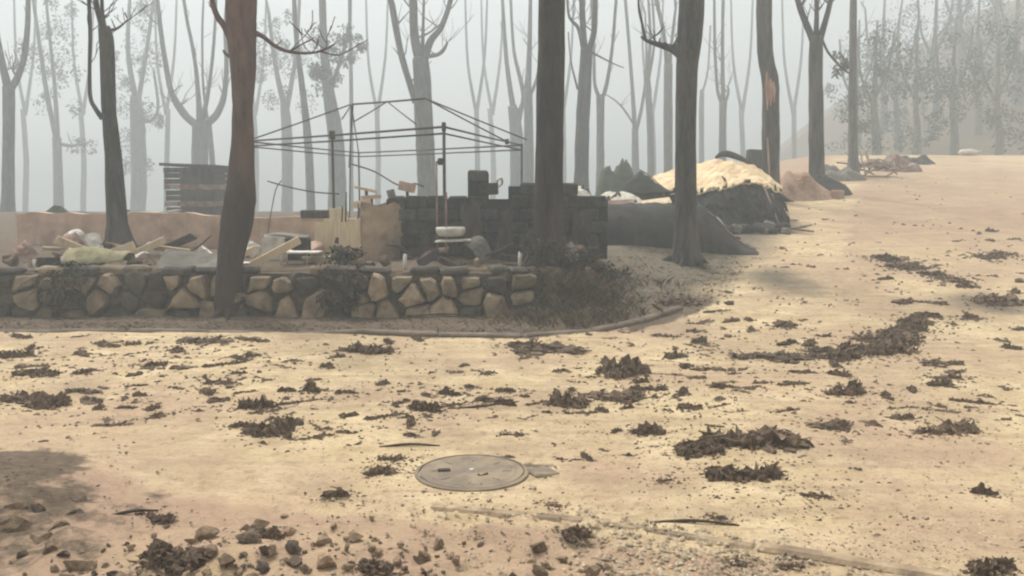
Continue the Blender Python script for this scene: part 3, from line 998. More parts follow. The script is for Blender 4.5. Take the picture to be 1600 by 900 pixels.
part("split_wood", sw, M['split_wood'], split, True, "pale lengthwise split in the bark")
tree(24.5, [(1276, 300, 34), (1276, 270, 25), (1275, 200, 22), (1275, 130, 21), (1275, 55, 20)],
     [[(1270, 62, 12), (1260, 38, 10), (1250, 12, 9), (1243, -12, 8)], [(1275, 58, 9), (1276, 20, 7), (1275, -15, 6)], [(1281, 62, 11), (1289, 35, 9), (1296, 8, 8), (1300, -15, 8)]],
     "dark tree opening into a three-pronged fork on the reddish mound", 'bark', seed=29, twigs=[[(1285, 62, 4), (1293, 80, 4), (1305, 95, 4), (1317, 108, 3), (1328, 115, 3)]])
tree(28.5, [(1333, 285, 18), (1333, 240, 15), (1332, 180, 13), (1332, 110, 12), (1333, 50, 11), (1333, 0, 10), (1333, -60, 9)], [[(1333, -50, 7), (1327, -120, 5), (1323, -180, 4)], [(1335, -50, 6), (1342, -130, 4), (1346, -190, 3)]],
     "slender dark tree standing beside the rusty scrap heap", 'bark_grey_hazed', seed=30, leaves=[(1316, 100, 14, 18, 90)])
# leafy trees half dissolved in smoke, right side and beyond
G_R = "leafy trees dissolving into smoke beyond the uphill road"
for k, (x, d, w, top_) in enumerate([(1368, 48, 15, 40), (1432, 55, 12, 70), (1490, 52, 14, 60), (1560, 50, 13, 50), (1615, 54, 15, 40), (1690, 48, 16, 40), (1402, 62, 12, 30), (1528, 64, 13, 40), (1590, 68, 13, 20), (1462, 70, 12, 30), (1660, 60, 14, 30), (1380, 74, 12, 40), (1500, 78, 12, 10), (1560, 80, 12, 10), (1340, 66, 11, 60), (1640, 78, 12, 10)]):
    rk = random.Random(100 + k)
    gx = at(x, 250, d).x
    zb_ = gz(gx, d)
    yb_ = HORIZON - (zb_ - CAM_Z) * F / d          # where its foot shows
    hh = 150
    lab = {0: "dark leafy tree in the smoke just uphill of the rusty scrap", 14: "dark leafy tree in the smoke behind the slender dark tree", 2: "dark leafy tree in the smoke right behind the white sack"}.get(k)
    tree(d, [(x, yb_, w), (x + 2, yb_ - 40, w * .85), (x - 2, yb_ - 90, w * .7), (x, yb_ - hh, w * .45)],
         [[(x, yb_ - hh * .6, 6), (x - 22, yb_ - hh * .9, 4), (x - 28, yb_ - hh * 1.3, 3)], [(x, yb_ - hh * .7, 6), (x + 20, yb_ - hh, 4), (x + 30, yb_ - hh * 1.4, 3)], [(x, yb_ - hh, 6), (x + 3, yb_ - hh * 1.5, 3)]],
         lab or "dark leafy tree fading into smoke on the slope beyond the uphill road", 'bark_grey_hazed', None if lab else G_R, 'smoky_tree', seed=40 + k, leafmat='leaf_dark', extend=1.0,
         leaves=[(x - 14, yb_ - hh * .75, 40, 50, 230), (x + 18, yb_ - hh * 1.1, 42, 55, 200), (x + rk.uniform(-20, 20), yb_ - 50, 36, 34, 160)])
for k, (x, d0_, where) in enumerate([(40, 84, "behind the wishbone tree"), (130, 66, "beyond the dark roof sheet"), (260, 62, "left of the burnt hut"), (400, 68, "just right of the pink brown trunk"), (590, 66, "under the tent frame's gable"), (745, 62, "between the basin poles and the twin-stemmed tree"), (770, 72, "above the curled white metal strip"),
                                   (880, 62, "between the blackened trunk and the tight-limbed tree"), (1160, 64, "above the cream roof's far end"), (1240, 66, "above the reddish mound"), (1020, 66, "behind the thin bare tree with the fallen twig")]):
    w, d = 9, d0_ * 1.35 if d0_ < 80 else d0_
    rk = random.Random(200 + k)
    tree(d, [(x, 330, w), (x + 1, 250, w * .9), (x + rk.uniform(-5, 5), 170, w * .8)], [[(x, 180, 6), (x - 14, 100, 4), (x - 18, 0, 3)], [(x, 175, 6), (x + 12, 90, 4), (x + 16, 0, 3)]],
         "faint bare trunk nearly lost in smoke " + where, 'bark_grey_hazed', G_FAR, 'faint_tree', seed=60 + k, sides=8)

# ------------------------------------------------------------------ tent frame
frame_base = Vector((-2.6, 16.0, gz(-2.6, 16.0)))
fr = empty("bare_gazebo", frame_base)
tag(fr, "bare steel gable tent frame with doubled rails and scorched posts on the terrace", "tent frame")
Zt = 2.59
P1, P3, P4 = Vector((-0.985, 13.0, Zt)), Vector((-5.0, 16.9, Zt)), Vector((0.2, 18.4, Zt))
P2 = (P1 + P3) / 2
P5 = P3 + P4 - P1
R1, R2 = at(549, 163, 17.2), at(665, 154, 16.2)


def bar(name, a, b, r=0.019, m='steel', parent=None, n=6):
    return part(name, MB().tube([a, (Vector(a) + Vector(b)) / 2 + Vector((0, 0, -0.006)), b], [r, r, r], n, 0, 0, 1), M[m], parent or fr, True)


for p in (P1, P2, P3, P4, P5):
    bar("post", Vector((p.x, p.y, gz(p.x, p.y) - 0.05)), p + Vector((0, 0, .03)), 0.024)
dz = Vector((0, 0, -0.095))
for a, b in ((P1, P3), (P1, P4), (P3, P5), (P5, P4)):
    bar("rail", a, b, 0.017)
    bar("rail", a + dz, b + dz, 0.015)
bar("ridge", R1, R2, 0.018)
for a, b in ((R1, P2 + Vector((0, .9, .33))), (R1, P5), (R2, (P1 + P4 * 3) / 4), (R2 + Vector((0.02, 0.3, 0.01)), P4 + Vector((.1, -.5, .08))), (R1, P3)):
    bar("rafter", a, b, 0.014)
mid = (R1 + R2) / 2
for a, b in ((mid, at(553, 190, 16.6)), (mid, at(650, 194, 15.6))):
    bar("brace", a, b, 0.012)
bar("prop", R1, Vector((-3.05, 16.6, gz(-3.05, 16.6))), 0.012)
bar("prop", at(552, 163, 17.2), at(545, 262, 17.0), 0.010)
part("fallen_rail", MB().tube([at(548, 256, 17), at(585, 268, 16.6), at(622, 289, 16.2), at(648, 287, 16), at(662, 292, 16)], [.016] * 5, 6, 0, 0, 4), M['steel'], fr, True, "sagging bent rail")
part("fallen_rail", MB().tube([at(418, 283, 15.6), at(450, 292, 15.4), at(490, 300, 15.4), at(530, 303, 15.6)], [.013] * 4, 6, 0, 0, 4), M['steel'], fr, True)
part("clamp", MB().box(P1, (.06, .06, .13), None, .01), M['steel'], fr)
part("clamp", MB().box(P2, (.09, .09, .14), None, .01), M['steel'], fr)
part("clamp", MB().box((P1 + P4 * 3) / 4, (.08, .08, .1), None, .01), M['steel'], fr)
# slack burnt cable
cb = MB().tube([at(440, 282, 13.6), at(431, 296, 13.6), at(424, 330, 13.5), at(417, 372, 13.4), on_ground(412, 402)], [.008] * 5, 5, 0, 0, 4)
solid("burnt_cable", cb, M['stick'], on_ground(412, 402), "slack burnt cable drooping to the ground beside the pale cabinet", "cable", smooth=True)


# ------------------------------------------------------------------ terrace furniture and ruins
def tz(x, y):
    return gz(x, y)


def frame_thing(name, px, Y, label, cat, group=None):
    x = (px - 800) / F * Y
    x = at(px, 400, Y).x
    b = Vector((x, Y, gz(x, Y)))
    return tag(empty(name, b), label, cat, group), b


# wash stand: rounded basin and board between two thin poles
ws, b = frame_thing("wash_stand", 690, 12.6, "white basin above a thin shelf board held between two slim rusty poles", "wash stand")
for px, top in ((682, 252), (697, 300)):
    p = at(px, top, 12.6)
    part("pole", MB().tube([Vector((p.x, 12.6, b.z - .04)), Vector((p.x, 12.6, (b.z + p.z) / 2)), p], [.014] * 3, 6, 0, 0, 1), M['rust'], ws, True)
c = at(704, 361, 12.55)
bs = MB()
NB = 18
prof = [(0.10, -.075), (0.17, -.065), (.205, -.02), (.212, .03), (.20, .055), (.185, .05), (.16, -.02), (.0, -.04)]
vv, ff = [], []
for r_, z_ in prof:
    for k in range(NB):
        a = 2 * math.pi * k / NB
        vv.append(c + Vector((r_ * math.cos(a), r_ * .8 * math.sin(a), z_)))
for i in range(len(prof) - 1):
    for k in range(NB):
        j = (k + 1) % NB
        ff.append((i * NB + k, i * NB + j, (i + 1) * NB + j, (i + 1) * NB + k))
ff.append(tuple(range(NB - 1, -1, -1)))
part("basin", bs.add(vv, ff), M['white'], ws, True)
c2 = at(708, 376, 12.55)
part("shelf", MB().box(c2, (.50, .3, .022), Matrix.Rotation(R(-2), 3, 'Y'), .005), M['white'], ws)
part("lamp_knob", MB().tube([at(688, 247, 12.6), at(688, 252, 12.6), at(688, 258, 12.6)], [.03, .045, .03], 8, 0, 0, 2), M['dark'], ws, True)

# charred block wall, stepped top
bw = empty("block_wall", (-0.2, 13.3, gz(-0.2, 13.3)))
tag(bw, "charred concrete block wall with a stepped broken top behind the basin", "block wall")
bz = gz(-0.2, 13.3) - 0.03
tops = [(-1.70, 5), (-1.40, 5), (-1.10, 5), (-0.80, 5), (-0.50, 7), (-0.20, 5), (0.10, 6), (0.40, 6), (0.70, 6), (1.0, 5), (1.28, 5)]
rb = random.Random(3)
for row in range(7):
    for (x, h) in tops:
        ox = 0.15 if row % 2 else 0.0
        if row < h and x + ox < 1.35:
            c = Vector((x + ox + rb.uniform(-.006, .006), 13.3 + rb.uniform(-.025, .025) + 0.05 * x, bz + 0.095 + row * 0.19))
            if row == h - 1 and rb.random() < .22 and abs(x + .5) > .2:
                continue
            c.y += rb.uniform(-.05, .03)
            part("block", MB().box(c, (.297 * rb.uniform(.86, 1.0), .19, .187 * rb.uniform(.9, 1.0)), Matrix.Rotation(rb.uniform(-.10, .10), 3, 'Z') @ Matrix.Rotation(rb.uniform(-.05, .05), 3, 'Y'), rb.uniform(.008, .035)), M['block'], bw)
for (x, h) in tops:
    part("soot_fill", MB().box((x, 13.31 + .05 * x, bz + h * .19 / 2 - .03), (.31, .11, h * .19 - .05)), M['dark'], bw)
rcp = random.Random(31)
for k in range(13):
    x = -1.75 + k * .24 + rcp.uniform(-.08, .08)
    if abs(x + .9) < .22 or x < -1.42:
        continue
    y = 13.0 + rcp.uniform(-.18, .02)
    hgt, wid = rcp.uniform(.35, 1.12), rcp.uniform(.10, .30)
    z = gz(x, y) - .03
    lean, tw = rcp.uniform(.04, .16), rcp.uniform(-.25, .25)
    cut = [rcp.uniform(.78, 1.0) for _ in range(5)]
    solid("leaning_board", MB().sheet(lambda u, v: Vector((x + (u - .5) * wid + tw * v * .5, y + lean * v + .02 * noise.noise(Vector((u * 4, v * 5, k))), z + hgt * v * cut[int(round(u * 4))])), 4, 6, Vector((0, -.02, 0))), M[rcp.choice(['dark_wood', 'tarp', 'block', 'dark_wood'])], Vector((x, y, z)),
          ("tall" if hgt > .7 else "short") + " charred board leaning against the block wall", "board", ("tall" if hgt > .7 else "short") + " charred boards leaning on the block wall")
# pale signs of fittings on it: a white bracket and a round vent
vp = at(776, 284, 13.3)
vent = solid("broken_vent", MB().tube([vp + Vector((0, -.05, -.04)), vp + Vector((.02, -.09, 0.03)), vp + Vector((.07, -.05, .05)), vp + Vector((.08, .0, -.03)), vp + Vector((0.0, .0, -.09))], [.018, .02, .02, .018, .015], 6, 0, 0, 4), M['white'], vp - Vector((0, 0, .09)), "curled strip of white metal on top of the charred block wall", "metal strip", smooth=True)
for px, py in ((632, 402), (812, 397)):
    p = at(px, py, 11.75)
    zz = gz(p.x, 11.75)
    lab = "white plastic peg by the beige tank's foot" if px < 700 else "white plastic peg below the stepped block wall, near the blackened trunk"
    solid("white_peg", MB().tube([Vector((p.x, 11.75, zz - .03)), Vector((p.x, 11.75, zz + .07)), Vector((p.x + .01, 11.75, zz + .20))], [.022, .024, .026], 8, 0, 0, 1), M['white'], Vector((p.x, 11.75, zz)), lab, "peg", "white pegs on the wall top", smooth=True)

# beige scorched tank
bt, b = frame_thing("beige_tank", 600, 13.3, "upright beige drum with scorched ragged rim beside the charred blocks", "drum")
vv, ff = [], []
N = 28
zs = [0, .12, .34, .38, .42, .60, .64, .68, .80]
for i, z_ in enumerate(zs):
    for k in range(N):
        a = 2 * math.pi * k / N
        r_ = .34 + (.012 if i in (3, 6) else 0)
        zz = z_ + (.05 * noise.noise(Vector((math.cos(a) * 2, math.sin(a) * 2, 1.0))) + .03 * math.sin(a * 5) if i == len(zs) - 1 else 0)
        vv.append(b + Vector((r_ * math.cos(a), r_ * math.sin(a), zz - .02)))
for i in range(len(zs) - 1):
    for k in range(N):
        j = (k + 1) % N
        ff.append((i * N + k, i * N + j, (i + 1) * N + j, (i + 1) * N + k))
part("shell", MB().add(vv, ff), M['beige'], bt, True)
part("contents", MB().add([b + Vector((.333 * math.cos(2 * math.pi * k / 20), .333 * math.sin(2 * math.pi * k / 20), .62 + .05 * math.sin(k))) for k in range(20)], [tuple(range(20))]), M['dark'], bt)

# plywood boards, each its own thing, leaning
rp = random.Random(8)
for i, (px, w, h, Y, lab) in enumerate([(506, .30, .56, 13.5, "cream plywood board leaning nearest the pale cabinet, dark slit behind"), (546, .33, .60, 13.1, "cream plywood board leaning against the beige drum"), (527, .26, .78, 14.3, "tall buff board with split top standing behind the other boards")]):
    x = at(px, 400, Y).x
    z0 = gz(x, Y) - .03
    bd = empty("plywood_board", (x, Y, z0 + .03))
    tag(bd, lab, "board")
    n_pl = 2
    for k in range(n_pl):
        pw = w / n_pl
        ht = h * rp.uniform(.92, 1.05)
        part("plank", MB().box(Vector((x - w / 2 + pw * (k + .5), Y + .05, z0 + ht / 2)), (pw - .006, .025, ht), Matrix.Rotation(R(-6), 3, 'X'), .004), M['ply'], bd)
for px, t_, Y in ((541, 300, 13.2), (560, 318, 13.4), (535, 322, 13.5)):
    p, q = at(px, t_, Y), at(px - 2, 404, Y)
    zz = gz(q.x, Y)
    solid("charred_stake", MB().tube([Vector((q.x, Y, zz - .04)), (p + q) / 2, p], [.016, .014, .01], 6, .1, px, 2), M['stick'], Vector((q.x, Y, zz)),
          {541: "tallest thin charred stake before the plywood boards", 560: "thin charred stake close to the beige drum", 535: "shorter thin charred stake between the plywood boards"}[px], "stake", smooth=True)

# pale cabinet with a burnt out opening
cbn, b = frame_thing("pale_cabinet", 449, 12.7, "pale enamel cabinet with one side burnt to a black opening", "cabinet")
p0 = b
part("panel", MB().box(p0 + Vector((-.20, 0, .17)), (.30, .03, .34), Matrix.Rotation(R(7), 3, 'Y'), .006), M['white'], cbn)
part("panel", MB().box(p0 + Vector((-.35, .16, .16)), (.03, .32, .30), None, .006), M['white'], cbn)
part("opening", MB().box(p0 + Vector((.13, .14, .15)), (.31, .26, .30), None, .01), M['dark'], cbn)
part("lid", MB().sheet(lambda u, v: p0 + Vector((lerp(-.36, .28, u), lerp(.0, .34, v), .345 + .02 * math.sin(u * 5) + .02 * v)), 8, 3, .015), M['grey_sheet'], cbn)

# white folding table on top of the wall
tb, b = frame_thing("white_table", 462, 12.2, "low white metal table with thin legs on the terrace edge", "table")
zt = at(470, 393, 12.2).z
xl, xr = at(438, 393, 12.2).x, at(500, 393, 12.2).x
part("tabletop", MB().sheet(lambda u, v: Vector((lerp(xl, xr, u), 12.05 + .35 * v, zt + .035 * (1 - sstep(0, .25, u)))), 8, 2, .02), M['white'], tb)
for x, y in ((xl + .03, 12.1), (xr - .16, 12.1), (xl + .05, 12.36), (xr - .16, 12.36)):
    part("leg", MB().tube([Vector((x, y, gz(x, y) - .03)), Vector((x, y, zt - .01))], [.012, .012], 6, 0, 0, 1), M['white'], tb, True)
sl, b = frame_thing("enamel_pan", 383, 12.0, "small white enamel pan on the wall top right of the pink brown trunk", "pan")
pp = b
N = 14
vv, ff = [], []
for r_, z_ in ((.07, .0), (.12, .05), (.125, .055), (.07, .012), (.0, .01)):
    for k in range(N):
        a = 2 * math.pi * k / N
        vv.append(pp + Vector((r_ * math.cos(a), r_ * math.sin(a), z_)))
for i in range(4):
    for k in range(N):
        j = (k + 1) % N
        ff.append((i * N + k, i * N + j, (i + 1) * N + j, (i + 1) * N + k))
ff.append(tuple(range(N)))
part("bowl", MB().add(vv, ff), M['white'], sl, True)
part("handle", MB().tube([pp + Vector((.11, 0, .05)), pp + Vector((.2, -.02, .06)), pp + Vector((.28, -.03, .055))], [.01, .009, .009], 6, 0, 0, 2), M['white'], sl, True)


# long low pink wall in two stretches
def plaster_wall(pts, h, label):
    base = Vector((*pts[0], gz(*pts[0])))
    root = tag(empty("plaster_wall", base), label, "wall")
    n = 24
    rs = resample(pts, n)
    # coursed pieces between cracks
    k = 0
    rw = random.Random(int(abs(pts[0][0]) * 10))
    while k < n:
        m = min(n, k + rw.randint(2, 4))
        a, c = rs[k], rs[m]

        def f(u, v, a=a, c=c):
            x, y = lerp(a[0], c[0], lerp(.004, .996, u)), lerp(a[1], c[1], lerp(.004, .996, u))
            t = h + .045 * noise.noise(Vector((x * 2.1, y * 2, 0)))
            return Vector((x, y + .012 * noise.noise(Vector((x * 3, v * 4, 2))), lerp(gz(x, y) - .1, gz(x, y) + t, v)))
        part("wall_panel", MB().sheet(f, 8, 6, Vector((0, -.18, 0))), M['pink'], root)
        k = m
    return root


plaster_wall([(-8.7, 15.6), (-6.6, 15.3), (-4.95, 15.0)], 0.55, "long low pinkish plaster wall reaching from the wishbone tree to the pink brown trunk")
plaster_wall([(-4.45, 14.9), (-3.2, 14.7), (-2.35, 14.65)], 0.50, "short pinkish plaster wall behind the pale cabinet")
dk = at(490, 333, 14.6)
solid("burnt_crate", MB().box(Vector((dk.x, 14.78, gz(dk.x, 14.7) + .58)), (.48, .2, .13), None, .015), M['dark_wood'], Vector((dk.x, 14.78, gz(dk.x, 14.7) + .5)), "dark burnt crate lying on top of the short pink wall", "crate")

# behind the pink wall: green canvas heap and a flat dark roof
g0 = at(90, 350, 21)
gb = Vector((g0.x, 21, gz(g0.x, 21)))
ht = at(90, 327, 21).z + .1 - gb.z
solid("canvas_heap", MB().add([gb + Vector(q) for q in ((-.42, -.4, 0), (.45, -.4, 0), (.5, .4, 0), (-.45, .4, 0), (-.3, -.1, ht * .55), (.3, -.08, ht * .5), (-.06, .0, ht), (.1, .05, ht * .93))],
      [(0, 1, 5, 4), (4, 5, 7, 6), (1, 2, 5), (2, 7, 5), (2, 3, 6, 7), (3, 0, 4), (3, 4, 6)]), M['green'], gb, "peaked dark green canvas heap behind the long pink wall", "canvas")
for px, Y, w, lab in ((140, 20, .75, "flat dark scorched roof sheet just left of the snapped trunk, behind the pink wall"), (238, 21, .55, "pale bent sheet lying behind the long pink wall near the hut")):
    p = at(px, 333, Y)
    bb = Vector((p.x, Y, gz(p.x, Y)))
    z_ = at(px, 337 if px < 200 else 336, Y).z
    rt = tag(empty("scorched_shelter", bb), lab, "shelter")
    part("roof_sheet", MB().sheet(lambda u, v: Vector((p.x + lerp(-w, w, u), Y + lerp(-.4, .4, v), z_ + .06 * u + .03 * math.sin(u * 9) + .05 * v)), 10, 4, .03), M['dark_wood'] if px < 200 else M['grey_sheet'], rt)
    for sx in (-.8, .8):
        for sy in (-.3, .3):
            part("leg", MB().box(Vector((p.x + sx * w, Y + sy, (bb.z + z_) / 2 - .03)), (.05, .05, z_ - bb.z + .04)), M['dark_wood'], rt)

# burnt hut behind
hx = at(308, 300, 25).x
hy = 25.0
hb = Vector((hx, hy, gz(hx, hy)))
hut = tag(empty("burnt_hut", hb), "small burnt board hut with a rusty strip under its flat roof", "hut")
htop = at(308, 262, 25).z
hw, hd = 1.35, 1.2
rows = 9
rh = random.Random(4)
for k in range(rows):
    z_ = lerp(hb.z, htop, (k + .5) / rows)
    m = M['rust'] if k in (5, 2) else M['dark_wood']
    for side in (0, 1):
        c = Vector((hx, hy - hd / 2, z_)) if side == 0 else Vector((hx + hw / 2, hy, z_))
        s = (hw * rh.uniform(.94, 1.02), .04, (htop - hb.z) / rows - .015) if side == 0 else (.04, hd, (htop - hb.z) / rows - .015)
        part("board", MB().box(c, s, Matrix.Rotation(rh.uniform(-.012, .012), 3, 'Y')), m, hut)
part("roof", MB().box(Vector((hx, hy, htop + .05)), (hw * 1.12, hd * 1.2, .08), Matrix.Rotation(R(2), 3, 'Y'), .01), M['dark_wood'], hut)
part("back_wall", MB().box(Vector((hx - .05, hy + hd / 2, (hb.z + htop) / 2)), (hw * .95, .04, htop - hb.z)), M['dark_wood'], hut)

# loose wreckage strewn over the terrace
rj = random.Random(21)
JUNK = [('bent_sheet', 'grey_sheet', "ash-grey bent metal sheet"), ('broken_board', 'ply', "cream broken board"), ('broken_board', 'dark_wood', "blackened broken board"), ('bent_sheet', 'rust', "rusty bent metal sheet"), ('plaster_chunk', 'pink', "pinkish plaster chunk"), ('bent_sheet', 'white', "white bent enamel sheet")]
for k in range(78):
    if 34 <= k < 52:
        continue
    if k < 52:
        x, y = rj.uniform(-7.4, -1.6), rj.uniform(11.75, 14.6)
        where = "strewn before the long pink wall" if x < -4.6 else "strewn about the pale cabinet and plywood boards"
    elif k < 66:
        x, y = rj.uniform(-1.6, 1.5), rj.uniform(11.8, 13.0)
        where = "at the foot of the charred block wall"
    else:
        x, y = rj.uniform(1.5, 4.2), rj.uniform(16.6, 18.2)
        where = "in the wreckage before the cream roof"
    nm, m, txt = JUNK[rj.randint(0, 5)] if k < 52 or k >= 66 else JUNK[rj.choice((0, 2, 2, 3))]
    z = gz(x, y)
    L, Wd = rj.uniform(.14, .5), rj.uniform(.06, .24)
    rot = Matrix.Rotation(rj.uniform(-.9, .9), 3, 'Z') @ Matrix.Rotation(rj.uniform(-.5, .5), 3, 'Y') @ Matrix.Rotation(rj.uniform(-.2, 1.1), 3, 'X')
    if nm == 'bent_sheet':
        bend = rj.uniform(.05, .2)
        mbj = MB().sheet(lambda u, v: rot @ Vector(((u - .5) * L, (v - .5) * Wd * 1.6, bend * math.sin(u * 3.5) * .8 + .03 * noise.noise(Vector((u * 5, v * 4, k))))) + Vector((x, y, 0)), 8, 5, .008)
    elif nm == 'plaster_chunk':
        mbj = MB().box((x, y, 0), (L * .6, Wd, Wd * .6), rot, .02)
    else:
        mbj = MB().box((x, y, 0), (L * 1.5, .03, Wd * .7), rot, .004)
    lo = min(v.z for v in mbj.v)
    for v in mbj.v:
        v.z += z - lo - .015
    solid(nm, mbj, M[m], Vector((x, y, z)), txt + " " + where, {'bent_sheet': 'sheet', 'broken_board': 'board', 'plaster_chunk': 'chunk'}[nm], txt + "s " + where)

# ------------------------------------------------------------------ rocks and rubble
def rock_mesh(name, material, seed, sub=2, flat=0.7, jag=0.35):
    bm = bmesh.new()
    bmesh.ops.create_icosphere(bm, subdivisions=sub, radius=0.5)
    rr = random.Random(seed)
    planes = [(Vector((rr.gauss(0, 1), rr.gauss(0, 1), rr.gauss(0, .7))).normalized(), rr.uniform(.17, .36)) for _ in range(9)]
    for v in bm.verts:
        n = noise.noise(v.co * 2.4 + Vector((seed * 3.3, 0, 0)))
        v.co *= 1 + jag * n
        for pn, dd in planes:
            k = v.co.dot(pn) - dd
            if k > 0:
                v.co -= pn * k * .96
        v.co.z *= flat
    zmin = min(v.co.z for v in bm.verts)
    for v in bm.verts:
        v.co.z -= zmin
    me = bpy.data.meshes.new(name)
    bm.to_mesh(me)
    bm.free()
    me.materials.append(material)
    return me


ROCKS = [rock_mesh("rubble_stone", M['rock'], i, 2, .75, .8) for i in range(6)]
ROCKS_D = [rock_mesh("rubble_stone", M['rock_dark'], 20 + i, 2, .75, .8) for i in range(4)]


def put(name, me, p, s, label, cat, group=None, rz=None, tilt=.15, sink=.08):
    if isinstance(s, (int, float)):
        s = (s * rng.uniform(.85, 1.2), s * rng.uniform(.85, 1.15), s * rng.uniform(.75, 1.1))
    o = obj(name, me, None, p - Vector((0, 0, sink * s[2])), (rng.uniform(-tilt, tilt), rng.uniform(-tilt, tilt), rng.uniform(0, 6.28) if rz is None else rz), s)
    return tag(o, label, cat, group)


# rubble on the wall top, left
for px, py, w, dark, lab in [(100, 388, .36, 1, "largest round sooty boulder in the rubble on the left wall top"), (133, 392, .24, 1, "sooty boulder between the round boulder and the yellowed sheet"), (75, 398, .22, 1, "small sooty stone behind the white metal frame"),
                             (50, 402, .26, 1, "sooty stone against the foot of the wishbone tree side of the rubble"), (22, 405, .36, 1, "wide black stone at the outer end of the wall-top rubble"), (215, 396, .24, 1, "sooty stone at the snapped trunk's foot"),
                             (228, 400, .18, 0, "pale small stone between the snapped trunk and the grey slab"), (118, 404, .2, 0, "pale flat stone under the yellowed sheet"), (150, 402, .16, 1, "little dark stone under the yellowed sheet"), (575, 400, .2, 1, "sooty lump at the foot of the beige drum"),
                             (600, 404, .24, 1, "low black lump before the beige drum"), (560, 408, .18, 0, "tan lump at the foot of the plywood boards"), (720, 404, .2, 1, "dark stone beneath the thin shelf board"), (745, 408, .22, 0, "brown stone on the wall top right of the basin poles"),
                             (300, 392, .2, 1, "sooty stone behind the leaning grey slab")]:
    p = at(px, py, 12.0)
    p.z = gz(p.x, 12.0)
    put("boulder", (ROCKS_D if dark else ROCKS)[rng.randint(0, 3)], p, w, lab, "stone")
# yellowed sheet draped over rubble
ya, yb = at(118, 398, 12.15), at(205, 404, 12.0)
solid("yellowed_sheet", MB().sheet(lambda u, v: Vector((lerp(ya.x, yb.x, u), 11.7 + .55 * v, gz(-6, 12) + .06 + .20 * math.sin(math.pi * min(1, v * 1.1)) * (1 - .6 * abs(u - .35)) + .05 * noise.noise(Vector((u * 6, v * 5, 1))))), 16, 10, .012), M['olive'], Vector(((ya.x + yb.x) / 2, 12, gz(-5.6, 12))),
      "yellowish crumpled sheet draped over the stones on the wall top", "sheet", smooth=True)
fm_ = tag(empty("metal_stand", at(78, 424, 11.5)), "white U-shaped metal stand on the left wall top", "metal frame")
xa, xb = at(54, 420, 11.5).x, at(98, 420, 11.5).x
zb, zt_ = .655, .655 + .17
part("bottom_rail", MB().tube([Vector((xa, 11.5, zb)), Vector((xb, 11.5, zb + .02))], [.02, .02], 6, 0, 0, 1), M['white'], fm_, True)
part("upright", MB().tube([Vector((xa, 11.5, zb)), Vector((xa, 11.5, zt_ - .04))], [.018, .018], 6, 0, 0, 1), M['white'], fm_, True)
part("upright", MB().tube([Vector((xb, 11.5, zb + .02)), Vector((xb, 11.5, zt_))], [.018, .018], 6, 0, 0, 1), M['white'], fm_, True)
part("dark_panel", MB().box(Vector(((xa + xb) / 2, 11.53, zb + .09)), (xb - xa - .05, .02, .13)), M['dark'], fm_)
# leaning grey slab
s0, s1 = at(258, 400, 11.9), at(345, 404, 11.7)
solid("grey_slab", MB().sheet(lambda u, v: Vector((lerp(s0.x, s1.x, u), 11.55 + .38 * v, .66 + .03 * u + v * lerp(.24, .13, u) + .01 * noise.noise(Vector((u * 7, v * 7, 0))))), 10, 5, .035), M['grey_sheet'], Vector(((s0.x + s1.x) / 2, 11.7, .65)), "ash grey slab leaning on the wall top beside the pink brown trunk", "slab")
solid("charred_stick", MB().tube([at(296, 394, 12.2), at(312, 384, 12.2), at(330, 368, 12.2)], [.014, .012, .008], 6, .1, 1, 3), M['stick'], at(296, 394, 12.2), "thin charred stick poking up from behind the leaning grey slab", "stick", smooth=True)


# white ash flats and curled sheets behind (between the two nearest straight trunks)
def heap(name, cx, cy, rx, ry, h, material, label, cat, seed=0, nu=28, nv=20, edge=1.6, lump=.45, asym=0.0):
    def f(u, v):
        x, y = (u * 2 - 1), (v * 2 - 1)
        r_ = math.sqrt(x * x + y * y)
        e = max(0.0, 1 - max(abs(x) ** 2.2 + abs(y) ** 2.2, 0)) ** (1 / edge)
        zz = h * e * (1 + lump * noise.noise(Vector((x * 2.2 + seed, y * 2.2, seed)))) * (1 + asym * x)
        zz += .18 * h * noise.noise(Vector((x * 6 + seed, y * 6, 5))) * e
        return Vector((cx + x * rx, cy + y * ry, gz(cx + x * rx, cy + y * ry) - .05 + zz))
    return solid(name, MB().sheet(f, nu, nv), material, Vector((cx, cy, gz(cx, cy))), label, cat, smooth=True)


for px, Y, rx, ry, top_, lab, lab2 in [(895, 16.4, .5, .5, 290, "dark burnt pile beside the straight blackened trunk", "white ash-coated sheet crumpled over the burnt pile by the blackened trunk"), (968, 17.0, .62, .5, 301, "dark burnt pile at the near foot of the tent-shaped sheet", "white crumpled sheet on the pile beside the tent-shaped sheet")]:
    x = at(px, 300, Y).x
    hgt = at(px, top_, Y).z - gz(x, Y) - .02
    heap("burnt_pile", x, Y, rx, ry, hgt, M['tarp'], lab, "pile", seed=px * .1, edge=3.0, lump=.12)
    solid("white_sheet", MB().sheet(lambda u, v: Vector((x + lerp(-.8, .8, u) * rx, Y + lerp(-.75, .5, v) * ry, gz(x, Y) + hgt * (1.0 - .25 * abs(u * 2 - 1) ** 3 - .35 * (1 - v) ** 3) + .05 * noise.noise(Vector((u * 5, v * 4, px))) + .03 * noise.noise(Vector((u * 13, v * 9, px))) + .03)), 18, 10, .02), M['ash'], Vector((x, Y, gz(x, Y) + hgt * .8)), lab2, "sheet")

